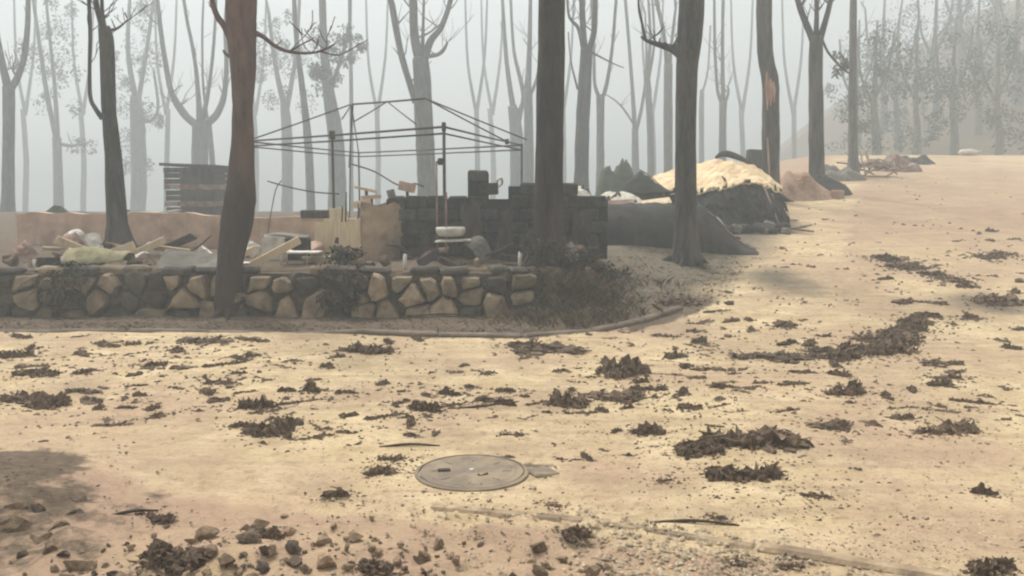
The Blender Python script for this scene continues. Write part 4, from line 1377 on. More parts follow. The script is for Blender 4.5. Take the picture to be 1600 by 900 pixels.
# pinkish wreckage behind the drum
for k, (px, py, w, h, m, lab) in enumerate([(636, 292, .30, .16, 'pink', "pink broken panel propped beside the tall grey forked tree"), (572, 296, .42, .05, 'ply', "upper cream plank in the wreckage behind the beige drum"), (580, 308, .36, .07, 'pink', "pinkish plank in the wreckage behind the beige drum"), (612, 306, .14, .22, 'grey_sheet', "grey-green upright sheet behind the beige drum"), (566, 318, .34, .12, 'ply', "buff broken panel lowest in the wreckage behind the drum")]):
    p = at(px, py, 15.6)
    rt_ = tag(empty("wreck_panel", Vector((p.x, 15.6, gz(p.x, 15.6)))), lab, "panel")
    part("face", MB().box(p, (w, .03, h), Matrix.Rotation(rng.uniform(-.25, .25), 3, 'Y') @ Matrix.Rotation(rng.uniform(-.3, .3), 3, 'Z'), .004), M[m], rt_)
    part("support", MB().box(Vector((p.x, 15.63, (p.z + gz(p.x, 15.6)) / 2 - .03)), (.05, .04, p.z - gz(p.x, 15.6) + .02)), M['dark_wood'], rt_)

# charred tarpaulin lying as a long sloping bank
tpx0, tpx1, tpy = at(925, 400, 15.6).x, at(1182, 392, 15.6).x, 15.9


def tarp(u, v):
    x = lerp(tpx0, tpx1, u)
    hgt = .70 * (1 - sstep(.66, 1.0, u)) * (1 + .10 * noise.noise(Vector((u * 4, 1, 2)))) * sstep(-.02, .05, u) + .03
    y = tpy - .75 + 1.5 * v
    prof_ = math.sin(math.pi * min(1, max(0, v))) ** .42
    w = .06 * noise.noise(Vector((x * 2.6, v * 4, 3))) + .05 * abs(noise.noise(Vector((x * 6 + v * 3, v * 3, 3)))) + .02 * noise.noise(Vector((x * 12, v * 14, 3)))
    return Vector((x + .10 * (v - .5), y + w, gz(x, y) - .02 + hgt * prof_ + w * .6))


tr = tag(empty("charred_tarpaulin", (2.8, tpy, gz(2.8, tpy))), "long low charred tarpaulin bank with a rounded end behind the broken-bough trunk", "tarpaulin")
part("cover", MB().sheet(tarp, 110, 40), M['tarp'], tr, True)
part("hem", MB().tube([tarp(u, .30) + Vector((0, -.02, .02)) for u in [.70 + .03 * k for k in range(11)]], [.012 + .006 * (k % 2) for k in range(11)], 6, .2, 1, 2), M['rust'], tr, True, "thin pinkish torn edge of the cover")
# debris lying on it: rusty slats and pale boards
for k, (px, py, w, m, lab) in enumerate([(965, 318, .62, 'rust', "rusty slat lying along the charred tarpaulin's top"), (995, 322, .5, 'ply', "cream board lying on the charred tarpaulin"), (1025, 316, .55, 'ply', "broken cream board beneath the tent-shaped sheet"), (950, 330, .5, 'rust', "short rusty strip low on the charred tarpaulin")]):
    p = at(px, py, 16.5)
    solid("fallen_board", MB().box(p, (w, .25, .03), Matrix.Rotation(rng.uniform(-.15, .15), 3, 'Y') @ Matrix.Rotation(R(24), 3, 'X'), .005), M[m], p - Vector((0, 0, .05)), lab, "board")

# collapsed hut: cream roofing slumped over dark walls
ch = tag(empty("collapsed_hut", (5.1, 19.2, gz(5.1, 19.2))), "collapsed hut with cream scorched roofing slumped over blackened sides", "hut")
rx0, rx1 = at(1008, 300, 18.6).x, at(1222, 300, 18.6).x


def roof_z(px):
    pts = [(1008, 282), (1022, 275), (1050, 268), (1075, 262), (1095, 255), (1120, 249), (1145, 248), (1165, 255), (1185, 264), (1205, 274), (1222, 292)]
    for (a, ya_), (b_, yb_) in zip(pts, pts[1:]):
        if a <= px <= b_:
            return lerp(ya_, yb_, (px - a) / (b_ - a))
    return pts[-1][1] if px > 1200 else pts[0][1]


def eave_z(px):
    pts = [(1008, 290), (1030, 300), (1060, 302), (1100, 300), (1125, 295), (1150, 288), (1180, 287), (1205, 290), (1222, 300)]
    for (a, ya_), (b_, yb_) in zip(pts, pts[1:]):
        if a <= px <= b_:
            return lerp(ya_, yb_, (px - a) / (b_ - a))
    return 300


def roof(u, v):
    px = lerp(1008, 1222, u)
    front, back = at(px, eave_z(px), 18.2), at(px, roof_z(px), 19.8)
    p = front.lerp(back, v)
    sag = .02 * math.sin(math.pi * v)
    q = 1.2 * noise.noise(Vector((u * 7 + v * 2, v * 3, 2.2))) - 1.1 * abs(noise.noise(Vector((u * 11 - v * 4, v * 4, 7.2)))) + .3
    q2 = noise.noise(Vector((u * 26, v * 10, 5.2))) + (1.6 * noise.noise(Vector((u * 34, 1, 9))) if v < .02 else 0)
    return p + Vector((0.03 * q, .05 * q, sag + .06 * q + .022 * q2))


part("roof_cover", MB().sheet(roof, 90, 26, .03, lambda u, v: v < .16 and noise.noise(Vector((u * 17, 0, 3))) + .6 * noise.noise(Vector((u * 50, 0, 3))) > -.1 + 4.5 * v), M['tan_roof'], ch)


def side(u, v):
    px = lerp(1085, 1222, u)
    t = at(px, eave_z(px) + 3, 18.3)
    x = t.x
    yb2 = 17.85 + .15 * u
    gz_ = gz(x, yb2)
    bq = Vector((x + .10 * u, yb2, gz_ - .05))
    w = noise.noise(Vector((u * 7, v * 3, 1))) + .7 * abs(noise.noise(Vector((u * 15, v * 5, 4))))
    return t.lerp(bq, v) + Vector((.05 * w, -.16 * math.sin(math.pi * v) + .16 * w, .05 * w))


part("side_sheet", MB().sheet(side, 60, 20, Vector((0, -.03, 0)), lambda u, v: noise.noise(Vector((u * 9, v * 4, 1))) + .5 * noise.noise(Vector((u * 30, v * 9, 3))) > .28 + .4 * min(u, 1 - u)), M['tarp'], ch)
for k in (0, 3, 7, 12):
    px = 1020 + 16 * k
    q0 = roof((px - 1008) / 214, .1 + .07 * (k * 7 % 12))
    rk_ = random.Random(k)
    dv = Vector((rk_.uniform(-.5, .5), rk_.uniform(-.3, .1), rk_.uniform(-.12, .22)))
    part("charred_rafter", MB().tube([q0 - dv * .7 + Vector((0, 0, -.04)), q0 + Vector((0, 0, .015)), q0 + dv * .5 + Vector((0, 0, .03))], [.022, .026, .014], 5, .2, k, 2), M['dark_wood'], ch, True)
rq = random.Random(6)
for k in range(26):      # charred chunks slumped along its foot
    px = rq.uniform(1085, 1232)
    y_ = 17.75 - rq.uniform(0, .35)
    x_ = at(px, 340, y_).x
    w_ = rq.uniform(.10, .34)
    part("charred_chunk", MB().box(Vector((x_, y_, gz(x_, y_) + w_ * .28)), (w_, w_ * .7, w_ * rq.uniform(.4, .8)), Matrix.Rotation(rq.uniform(0, 3), 3, 'Z') @ Matrix.Rotation(rq.uniform(-.5, .5), 3, 'X'), w_ * .12), M[rq.choice(['tarp', 'dark_wood', 'tarp', 'grey_sheet'])], ch)
for k in range(12):
    x_ = rq.uniform(4.0, 6.1)
    y_ = 17.55 + rq.uniform(-.15, .2)
    g_ = Vector((x_, y_, gz(x_, y_) + .03))
    a_ = rq.uniform(-.5, .5)
    part("fallen_slat", MB().box(g_ + Vector((0, 0, .05)), (rq.uniform(.3, .8), .07, .025), Matrix.Rotation(a_, 3, 'Z') @ Matrix.Rotation(rq.uniform(-.2, .2), 3, 'Y')), M[rq.choice(['dark_wood', 'rust', 'grey_sheet'])], ch)
part("ridge_board", MB().tube([at(1118, 247, 19.95), at(1130, 240, 19.95), at(1150, 244, 19.95), at(1172, 256, 19.95)], [.03, .07, .07, .03], 6, .2, 1, 3), M['dark_wood'], ch, True)
part("end_wall", MB().sheet(lambda u, v: at(1222, 296, 18.4).lerp(at(1215, 290, 19.8), u).lerp(Vector((lerp(at(1226, 296, 18.2).x, at(1226, 290, 19.8).x, u), lerp(18.2, 19.8, u), gz(5.9, 19) - .1)), v), 6, 6, Vector((.04, 0, 0))), M['tarp'], ch)
part("back_wall", MB().sheet(lambda u, v: Vector((lerp(rx0, rx1 + .2, u), 19.85, lerp(gz(lerp(rx0, rx1, u), 19.85) - .1, roof(u, 1).z - .06, v))), 14, 3, Vector((0, -.05, 0))), M['dark_wood'], ch)
for k in range(5):
    px = 1208 + k * 6
    a, b_ = at(px - 14, 292 + 5 * k, 18.2), Vector((at(px + 16, 300, 17.8).x, 17.8 + .1 * k, gz(at(px + 16, 300, 17.8).x, 17.8)))
    part("slat", MB().tube([a, (a + b_) / 2, b_], [.025, .022, .018], 5, .2, k, 1), M['dark_wood' if k % 2 else 'rust'], ch, True)
# tent-shaped sheet at its left
ts = tag(empty("tent_sheet", (3.3, 17.6, gz(3.3, 17.6))), "dark tent-shaped sheet with a pale folded edge against the cream roof", "sheet")
A, B, C, D_ = at(960, 305, 17.6), at(1000, 268, 17.9), at(1050, 303, 17.4), at(985, 300, 18.6)
part("sheet", MB().sheet(lambda u, v: A.lerp(C, u).lerp(B + Vector((.05 * (u - .5), 0, 0)), v) + Vector((0, -.10 * math.sin(math.pi * u), .04 * noise.noise(Vector((u * 5, v * 5, 1))))), 14, 8, Vector((0, -.02, 0))), M['tarp'], ts, True)
part("folded_edge", MB().sheet(lambda u, v: B.lerp(C, u) + Vector((.03 * math.sin(u * 6), .0 + .12 * v, .03 + .03 * v)), 12, 2, .02), M['grey_sheet'], ts, True)
part("prop", MB().tube([B + Vector((0, .05, -.03)), Vector((B.x, 18.1, gz(B.x, 18.1) - .05))], [.02, .02], 6, 0, 0, 1), M['dark_wood'], ts, True)

# hazy things further back
p = at(1180, 262, 25)
hb = Vector((p.x, 25, gz(p.x, 25)))
zt2 = at(1180, 234, 25).z
bx_ = tag(empty("burnt_cabinet", hb), "tall dark burnt metal cabinet half hidden behind the kinked trunk", "cabinet")
part("body", MB().box(Vector((hb.x, 25, (hb.z + zt2) / 2)), (.5, .4, zt2 - hb.z), Matrix.Rotation(R(3), 3, 'Y'), .02), M['block'], bx_)
part("door", MB().box(Vector((hb.x + .03, 24.78, (hb.z + zt2) / 2)), (.4, .02, (zt2 - hb.z) * .85), Matrix.Rotation(R(3), 3, 'Y'), .005), M['tarp'], bx_)
x = at(965, 270, 27).x
heap("canvas_mound", x, 27, .7, .5, at(965, 252, 27).z - gz(x, 27), M['green'], "peaked dark mound behind the white ash, deep in the smoke", "mound", seed=3.3, edge=2.2)
x = at(1242, 290, 23.5).x
heap("earth_mound", x, 23.5, 1.1, .9, .62, M['pink_earth'], "reddish earth mound between the kinked trunk and the forked tree", "mound", seed=7.1, edge=1.0, lump=.8)
for k in range(16):
    rk_ = random.Random(300 + k)
    xx, yy, w_ = x + rk_.gauss(0, .38), 23.3 + rk_.uniform(-.35, .35), rk_.uniform(.16, .42)
    zz = gz(xx, yy) + max(.0, .5 - 1.0 * abs(xx - x)) * rk_.uniform(.4, 1.3)
    solid("plaster_chunk", MB().box((xx, yy, zz + w_ * .2), (w_, w_ * .5, w_ * .7), Matrix.Rotation(rk_.uniform(0, 3), 3, 'Z') @ Matrix.Rotation(rk_.uniform(-.6, .6), 3, 'Y'), .03), M['pink_earth'], Vector((xx, yy, zz)), "reddish broken chunk piled on the earth mound by the kinked trunk", "chunk", "reddish chunks on the earth mound")
x = at(1285, 290, 24.0).x
heap("burnt_mound", x + .1, 24.1, .75, .5, .42, M['tarp'], "black burnt heap round the forked tree's foot", "heap", seed=9.1)

# scrap heap
sc_ = tag(empty("scrap_heap", (at(1362, 268, 29).x, 29, gz(at(1362, 268, 29).x, 29))), "twisted rusty scrap heap with bright metal tips beside the slender tree", "scrap heap")
x = sc_.location.x
rs_ = random.Random(2)
for k in range(16):
    a = rs_.uniform(0, 6.28)
    c = Vector((x + rs_.uniform(-.75, .75), 29 + rs_.uniform(-.4, .4), gz(x, 29) + rs_.uniform(.1, .42)))
    dv = Vector((math.cos(a), math.sin(a) * .5, rs_.uniform(-.4, .6))) * rs_.uniform(.25, .6)
    part("scrap_bar", MB().tube([c - dv, c + Vector((0, 0, .08)), c + dv], [.025, .03, .02], 5, .2, k, 2), M[rs_.choice(['rust', 'steel', 'rust', 'steel_pale'])], sc_, True)
part("scrap_sheet", MB().sheet(lambda u, v: Vector((x + lerp(-.5, .6, u), 28.7 + .7 * v, gz(x, 29) + .25 + .32 * math.sin(math.pi * u) * math.sin(math.pi * v * .8 + .3) + .09 * noise.noise(Vector((u * 5, v * 5, 0))))), 12, 8, .02), M['rust'], sc_)
for px, py in ((1343, 232), (1386, 232), (1353, 237)):
    q = at(px, py, 28.8)
    part("bright_tip", MB().tube([q + Vector((.1 if px < 1360 else -.02, 0, -.32)), q + Vector((.05, 0, -.15)), q + Vector((-.03 if px < 1380 else .0, 0, .08))], [.02, .05, .03], 6, .2, px, 3), M['white'], sc_, True)
for k, (px, py, Y, lab) in enumerate([(1400, 262, 31, "rusty charred heap uphill of the bright-tipped scrap"), (1310, 268, 28, "grey scrap heap between the forked tree and the slender tree"), (1425, 256, 34, "low dark heap at the edge of the uphill road beyond the scrap")]):
    x = at(px, py, Y).x
    heap("scrap_mound", x, Y, .9, .6, .45 - .08 * k, M[['rust', 'grey_sheet', 'tarp'][k]], lab, "heap", seed=12 + k * 2.7, lump=.9)
# white sack on the crest
q = on_ground(1512, 240)
Yc = min(q.y, 39.0)
xw = at(1513, 236, Yc).x
sk = tag(empty("white_sack", (xw, Yc, gz(xw, Yc))), "white sack lying alone on the crest of the uphill road", "sack")


def sack(u, v):
    a, b2 = u * 2 * math.pi, (v - .5) * math.pi
    cx, cz = math.cos(b2), math.sin(b2)
    return Vector((xw + .43 * cx * abs(math.cos(a)) ** .7 * (1 if math.cos(a) > 0 else -1), Yc + .25 * cx * math.sin(a), gz(xw, Yc) + .13 + .15 * cz + .03 * noise.noise(Vector((a, b2 * 2, 1)))))


part("bag", MB().sheet(sack, 22, 12), M['ash'], sk, True)
part("tied_neck", MB().tube([Vector((xw + .36, Yc, gz(xw, Yc) + .13)), Vector((xw + .46, Yc - .02, gz(xw, Yc) + .15)), Vector((xw + .54, Yc, gz(xw, Yc) + .18))], [.07, .035, .06], 8, .2, 2, 3), M['ash'], sk, True)

# ------------------------------------------------------------------ manhole
mp = on_ground(737, 742)
mh = tag(empty("manhole_cover", mp), "round dusty iron manhole cover set in the sandy road", "manhole cover")


def disc(rings, n=48):
    vv, ff = [], []
    for r_, z_ in rings:
        for k in range(n):
            a = 2 * math.pi * k / n
            vv.append(mp + Vector((r_ * math.cos(a), r_ * math.sin(a), z_)))
    for i in range(len(rings) - 1):
        for k in range(n):
            j = (k + 1) % n
            ff.append((i * n + k, i * n + j, (i + 1) * n + j, (i + 1) * n + k))
    ff.append(tuple((len(rings) - 1) * n + k for k in range(n)))
    return MB().add(vv, ff)


part("frame_ring", disc([(.345, -.03), (.340, .022), (.318, .028), (.316, .018), (.31, .01)]), M['iron'], mh)
lid = part("lid", disc([(.310, .0), (.308, .026), (.270, .026), (.262, .0285), (.250, .0285), (.242, .026), (.05, .026), (.044, .029), (.01, .029)]), M['iron'], mh)
for k in range(24):
    a = 2 * math.pi * k / 24
    for r_ in (.208,):
        if k % 3:
            continue
        o = part("raised_bar", MB().box(mp + Vector((r_ * math.cos(a), r_ * math.sin(a), .0285)), (.055, .014, .002), Matrix.Rotation(a, 3, 'Z')), M['iron'], mh)
        o.parent = lid
part("pick_hole", MB().box(mp + Vector((-.165, .0, .030)), (.075, .04, .012), Matrix.Rotation(.15, 3, 'Z'), .004), M['iron_dark'], lid)
part("centre_boss", MB().tube([mp + Vector((0, -.01, .028)), mp + Vector((0, -.01, .040))], [.016, .014], 8, 0, 0, 1), M['white'], lid)
ip = on_ground(848, 742)
solid("iron_flap", MB().box(ip + Vector((0, 0, .012)), (.17, .15, .03), Matrix.Rotation(.5, 3, 'Z') @ Matrix.Rotation(.10, 3, 'Y'), .01), M['iron'], ip, "small half buried iron flap right beside the manhole cover", "iron flap")


# ------------------------------------------------------------------ litter on the road
def clump_mesh(seed, kind):
    """a ragged mat of burnt leaves and crumbs: a low core with many small broken bits bedded in it"""
    rr = random.Random(seed)
    mb = MB()

    def lump(c, s, sub, amp):
        bm = bmesh.new()
        bmesh.ops.create_icosphere(bm, subdivisions=sub, radius=1.0)
        sd = rr.uniform(0, 50)
        for v in bm.verts:
            q = v.co.copy()
            f = 1 + amp * noise.noise(q * 1.7 + Vector((sd, 0, 0))) + amp * .9 * noise.noise(q * 4.6 + Vector((0, sd, 0)))
            v.co = Vector((q.x * s.x * f, q.y * s.y * f, max(q.z * s.z * f + c.z, -.02) - c.z)) + c
        bm.verts.index_update()
        mb.add([v.co for v in bm.verts], [tuple(v.index for v in f.verts) for f in bm.faces])
        bm.free()

    ax, ay, hgt = {'clod': (.30, .26, .24), 'clump': (.42, .30, .17), 'long': (.52, .13, .10)}[kind]
    spine = []
    n_c = {'clod': 2, 'clump': 4, 'long': 5}[kind]
    wob = rr.uniform(-.5, .5)
    for k in range(n_c):
        t = (k + .5) / n_c * 2 - 1
        c = Vector((t * ax * .75, ay * (wob * t * t + rr.uniform(-.35, .35)), hgt * .12))
        spine.append(c)
        lump(c, Vector((ax * .95 / n_c + .04, ay * rr.uniform(.28, .6), hgt * rr.uniform(.3, .8))), 2, .75)
    for k in range({'clod': 8, 'clump': 46, 'long': 34}[kind]):       # broken bits, bedded in the core
        c0 = rr.choice(spine)
        a, r_ = rr.uniform(0, 6.28), rr.random() ** .6
        c = c0 + Vector((math.cos(a) * r_ * ax * 1.5 / n_c, math.sin(a) * r_ * ay * .95, 0))
        c.z = max(.0, hgt * (.75 - .6 * r_) * rr.uniform(.2, 1.1))
        b_ = rr.uniform(.018, .062)
        lump(c, Vector((b_ * rr.uniform(.7, 1.7), b_ * rr.uniform(.6, 1.2), b_ * rr.uniform(.4, 1.0))), 1, .7)
    core = len(mb.f)
    for _ in range({'clod': 18, 'clump': 190, 'long': 130}[kind]):
        c0 = rr.choice(spine)
        a, r_ = rr.uniform(0, 6.28), rr.random() ** .7
        p = c0 + Vector((math.cos(a) * r_ * ax * 1.7 / n_c, math.sin(a) * r_ * ay * 1.1, 0))
        p.z = max(.0, hgt * (.8 - .75 * r_) * rr.uniform(.3, 1.1))
        a, t = rr.uniform(0, 6.28), rr.uniform(-.35, .22)
        u = Vector((math.cos(a) * math.cos(t), math.sin(a) * math.cos(t), math.sin(t)))
        w = u.orthogonal().normalized()
        w = w * math.cos(a * 2) + u.cross(w) * math.sin(a * 2)
        nrm = u.cross(w)
        L, Wd = rr.uniform(.05, .15), rr.uniform(.016, .042)
        mb.add([p, p + u * L * .45 + w * Wd, p + u * L + nrm * L * .3, p + u * L * .45 - w * Wd, p + u * L * .5 - nrm * L * .1], [(0, 1, 4), (1, 2, 4), (2, 3, 4), (3, 0, 4)])
    for _ in range({'clod': 0, 'clump': 4, 'long': 3}[kind]):
        a = rr.uniform(0, 6.28)
        p = rr.choice(spine) + Vector((0, 0, .02))
        u = Vector((math.cos(a), math.sin(a) * .6, rr.uniform(-.05, .25)))
        mb.tube([p - u * .08, p + Vector((0, 0, .03)), p + u * rr.uniform(.12, .3)], [.010, .009, .005], 4, 0, 0, 2)
    me = mb.mesh({'clod': 'charred_clod', 'clump': 'leaf_clump', 'long': 'bark_strip'}[kind], M['char'])
    me.materials.append(M['char_leaf'])
    me.polygons.foreach_set("material_index", [0 if i < core else 1 for i in range(len(me.polygons))])
    return me


CLODS = [clump_mesh(i + 1, 'clod') for i in range(10)]
CLUMPS = [clump_mesh(i + 31, 'clump') for i in range(12)]
LONGS = [clump_mesh(i + 61, 'long') for i in range(10)]

# named litter: (x, y of its foot, width, height, kind, label)
BIG = [
    (975, 592, 74, 46, 'c', "tall ragged charred leaf clump, the bushiest one on the open road"),
    (968, 630, 92, 26, 'c', "broad low charred leaf clump just in front of the bushiest clump"),
    (1015, 612, 60, 16, 'l', "thin scorched strip trailing from the broad low clump"),
    (888, 638, 62, 40, 'c', "brownish upright leaf clump left of the broad low clump"),
    (665, 645, 56, 30, 'c', "knobbly charred clump of two lobes behind the manhole cover"),
    (702, 622, 30, 20, 'd', "charred clod right behind the two-lobed clump"), (760, 634, 40, 24, 'd', "squat brown clod right of the two-lobed clump"),
    (790, 615, 34, 14, 'l', "flat charred strip beyond the squat brown clod"), (735, 612, 18, 12, 'd', "small clod between the flat strip and the two-lobed clump"),
    (400, 640, 60, 30, 'l', "slanting charred branch stub leaning on the biggest heap of leaves"), (418, 684, 80, 44, 'c', "biggest dark leaf heap on the left half of the road"),
    (452, 668, 52, 28, 'c', "purplish charred clump touching the biggest dark leaf heap"), (378, 672, 34, 18, 'c', "small rusty leaf tuft touching the biggest dark leaf heap"),
    (75, 642, 66, 42, 'c', "conical charred clump by the dark roadside patch"), (28, 632, 62, 26, 'c', "loose charred clump beside the conical clump"), (60, 588, 80, 18, 'l', "long scorched leaf drift behind the conical clump"),
    (205, 520, 56, 18, 'c', "dark leaf drift in the gutter below the wall's left part"), (320, 537, 90, 14, 'l', "long brown bark strip in the gutter below the pink brown trunk"), (575, 552, 88, 20, 'l', "reddish brown leaf drift in the gutter below the white table"),
    (245, 574, 36, 14, 'l', "charred strip lying between gutter and conical clump"), (345, 602, 58, 14, 'l', "curved scorched strip left of the biggest leaf heap"), (245, 658, 24, 20, 'd', "pointed charred clod alone on bare sand"),
    (485, 618, 32, 26, 'd', "charred clod right of the slanting branch stub"), (395, 563, 24, 16, 'd', "clod in the middle of the road below the tall slab stones"),
    (595, 745, 50, 26, 'c', "crumbly charred clump left of the manhole cover"), (610, 722, 46, 14, 'l', "thin charred strip lying on the crumbly clump left of the manhole"), (527, 780, 42, 34, 'd', "round dark clod at the edge of the near rubble"),
    (865, 797, 32, 14, 'd', "flat charred clod in front of the iron flap"), (697, 745, 20, 8, 'l', "small charred scrap lying on the manhole cover"),
    (1170, 698, 170, 40, 'l', "longest drift of charred leaves on the road"), (1090, 712, 80, 44, 'c', "dark lumpy end of the longest leaf drift"), (1205, 690, 90, 30, 'c', "flattened far end of the longest leaf drift"),
    (1165, 750, 130, 34, 'l', "black charred bark piece in front of the longest leaf drift"), (1130, 745, 50, 26, 'c', "black crumpled lump on the charred bark piece"), (1040, 760, 32, 12, 'd', "flat oval clod left of the charred bark piece"),
    (1078, 645, 42, 20, 'c', "small leaf tuft behind the lumpy end of the longest drift"), (1012, 682, 48, 32, 'c', "ragged pale brown tuft left of the longest drift"), (1305, 675, 66, 26, 'c', "twin tuft of leaves right of the longest drift"),
    (1322, 618, 70, 22, 'l', "scorched strip with a sharp upright shard"), (1332, 612, 26, 34, 'd', "sharp upright charred shard"), (1275, 780, 56, 16, 'l', "crooked scorched strip on the pebbly road"), (1122, 820, 30, 20, 'd', "charred clod near the front kerb"),
    (1410, 660, 44, 20, 'c', "leaf tuft left of the caterpillar-shaped drift"), (1485, 676, 82, 26, 'l', "caterpillar-shaped leaf drift on the right of the road"), (1445, 684, 30, 14, 'd', "clod at the tail of the caterpillar-shaped drift"),
    (1538, 778, 36, 28, 'd', "pale brown round clod on the pebbly road"), (1480, 596, 40, 18, 'd', "oval clod with a twig standing beside it"), (1516, 503, 24, 20, 'd', "dark reddish stump of a clod before the grey drift"),
    (1390, 545, 120, 36, 'c', "dense blackish middle of the diagonal leaf bank"), (1430, 508, 80, 24, 'l', "greyish upper end of the diagonal leaf bank"), (1320, 560, 110, 26, 'l', "reddish lower end of the diagonal leaf bank"), (1200, 564, 130, 14, 'l', "thin trail of leaves running from the diagonal bank towards the gutter"),
    (1228, 516, 36, 16, 'd', "dark flat clod on the uphill road above the thin trail"), (1560, 480, 70, 30, 'c', "grey green withered tuft on the right of the uphill road"), (1410, 418, 60, 12, 'l', "leaf trail across the uphill road"), (1380, 408, 36, 14, 'c', "scorched tuft at the head of the leaf trail across the uphill road"),
    (860, 552, 110, 22, 'c', "black litter bank in the gutter below the burnt shrubs"), (820, 548, 60, 20, 'c', "blackish leaf drift at the gutter below the straight trunk"), (1060, 475, 80, 14, 'l', "charred strip along the kerb on the bank's foot"),
    (1545, 896, 90, 44, 'c', "big dark leaf heap by the front kerb at the road's right"), (1150, 886, 36, 14, 'd', "brown clod against the front kerb's face"), (1237, 888, 44, 14, 'l', "dark strip against the front kerb's face"),
    (240, 812, 70, 16, 'l', "charred bark strip on the sand above the near rubble"), (270, 880, 110, 44, 'c', "big sooty leaf heap within the near rubble"), (410, 845, 60, 36, 'c', "charred tuft with a thorn-like twig in the near rubble"), (585, 893, 60, 26, 'c', "sooty tuft at the right end of the near rubble"),
    (20, 560, 60, 20, 'l', "blackish strip far along the road below the wall's left part"), (760, 590, 14, 8, 'd', "tiny clod in the clear middle of the road"), (900, 838, 44, 26, 'c', "crumbly clump where the front kerb begins"),
]
for k_, (px, py, w, h) in enumerate([(1225, 560, 40, 14), (1255, 563, 44, 16), (1285, 556, 50, 20), (1345, 552, 60, 26), (1362, 538, 56, 24), (1402, 528, 60, 24), (1420, 518, 50, 20), (1448, 500, 44, 16), (1300, 566, 46, 16), (1375, 556, 50, 20)]):
    BIG.append((px, py, w, h, 'c' if k_ % 3 else 'l', ["leaf clump in the diagonal leaf bank crossing the road", "bark strip in the diagonal leaf bank crossing the road"][0 if k_ % 3 else 1]))
for k_, (px, py, w, h) in enumerate([(1392, 412, 40, 12), (1425, 424, 44, 12), (1455, 434, 44, 12), (1480, 440, 40, 10), (1500, 446, 36, 10), (1545, 408, 44, 12), (1560, 402, 36, 10)]):
    BIG.append((px, py, w, h, 'c', "leaf clump in the thin litter trail high on the uphill road"))
KEEP = []
for i, (px, py, w, h, kind, lab) in enumerate(BIG):
    p = on_ground(px, py - (4 if kind != 'l' else 1))
    dist = p.y
    W_ = w * dist / F
    H_ = h * dist / F
    me = {'c': CLUMPS, 'd': CLODS, 'l': LONGS}[kind][i % {'c': 12, 'd': 10, 'l': 10}[kind]]
    ext = {'c': (.95, .30), 'd': (.72, .33), 'l': (1.15, .15)}[kind]
    sx = W_ / ext[0] * 1.25
    sz = max(H_ / ext[1] * 1.15, sx * .4)
    nm, ct = {'c': ('leaf_clump', 'leaf clump'), 'd': ('charred_clod', 'clod'), 'l': ('bark_strip', 'bark strip')}[kind]
    o = obj(nm, me, None, p - Vector((0, 0, .004)), (0, 0, rng.uniform(-.35, .35) + (math.pi if rng.random() < .5 else 0)), (sx, sx * rng.uniform(.75, 1.1) * (1.6 if kind == 'l' else 1), sz))
    if "the diagonal leaf bank crossing" in lab or "thin litter trail high" in lab:
        o["group"] = lab.split(" in the ")[0] + "s in the " + lab.split(" in the ")[1]
    if "diagonal leaf bank" in lab and "crossing" not in lab:
        o.rotation_euler.z = R(50)
        o.scale.y *= .8
    tag(o, lab, ct)
    KEEP.append((p.x, p.y, W_ / 2))


def zone(p):
    if p.y > 12.5:
        return "on the uphill road beyond the earth bank"
    if p.y > 9.0:
        return "in or near the gutter below the stone wall" if p.x < 1.2 else "where the road bends uphill"
    if math.hypot(p.x - mp.x, p.y - mp.y) < 1.1:
        return "on the sand close around the manhole cover"
    if p.y > 6.2:
        return "on open road left of the bushiest clump" if p.x < 1.0 else "on open road around the diagonal leaf bank"
    return "on the pebbly road beside the front kerb" if p.x > 0.3 else "on the sand beside the near rubble"


def on_road(p):
    return poly_sd(p.x, p.y, ROAD_FAR) < -0.05 and poly_sd(p.x, p.y, ROAD_NEAR) > 0.05


n_clod = n_strip = 0
rl = random.Random(77)
tries = 0
while n_clod + n_strip < 300 and tries < 6000:
    tries += 1
    px, py = rl.uniform(-10, 1610), (340 + 500 * rl.random() ** 0.85 if rl.random() < .6 else rl.gauss(590, 50))
    dens = .55 + .9 * noise.noise(Vector((px * .004, py * .008, 2.0)))
    if py > 700:
        dens *= .45
    if rl.random() > dens:
        continue
    p = on_ground(px, py)
    if not on_road(p) or p.y > 30 or any(math.hypot(p.x - k[0], p.y - k[1]) < k[2] + .04 for k in KEEP):
        continue
    wpx = rl.choice((10, 13, 17, 21, 25, 30, 36, 44)) * (.5 + .5 * min(1, (py - 280) / 300))
    W_ = max(.03, wpx * p.y / F)
    KEEP.append((p.x, p.y, W_ * .6))
    if rl.random() < .6:
        n_clod += 1
        obj_, s = CLODS[rl.randint(0, 9)], W_ / .60
        o = obj("charred_clod", obj_, None, p - Vector((0, 0, .004)), (0, 0, rl.uniform(0, 6.28)), (s, s * rl.uniform(.7, 1.1), s * rl.uniform(.5, 1.1)))
        tag(o, "small charred clod " + zone(p), "clod", "small clods " + zone(p))
    else:
        n_strip += 1
        obj_, s = LONGS[rl.randint(0, 9)], W_ * 2.0 / 1.15
        o = obj("bark_strip", obj_, None, p - Vector((0, 0, .004)), (0, 0, rl.uniform(-.7, .7)), (s, s * rl.uniform(.8, 1.4), s * rl.uniform(.8, 1.3)))
        tag(o, "small scorched bark strip " + zone(p), "bark strip", "small bark strips " + zone(p))

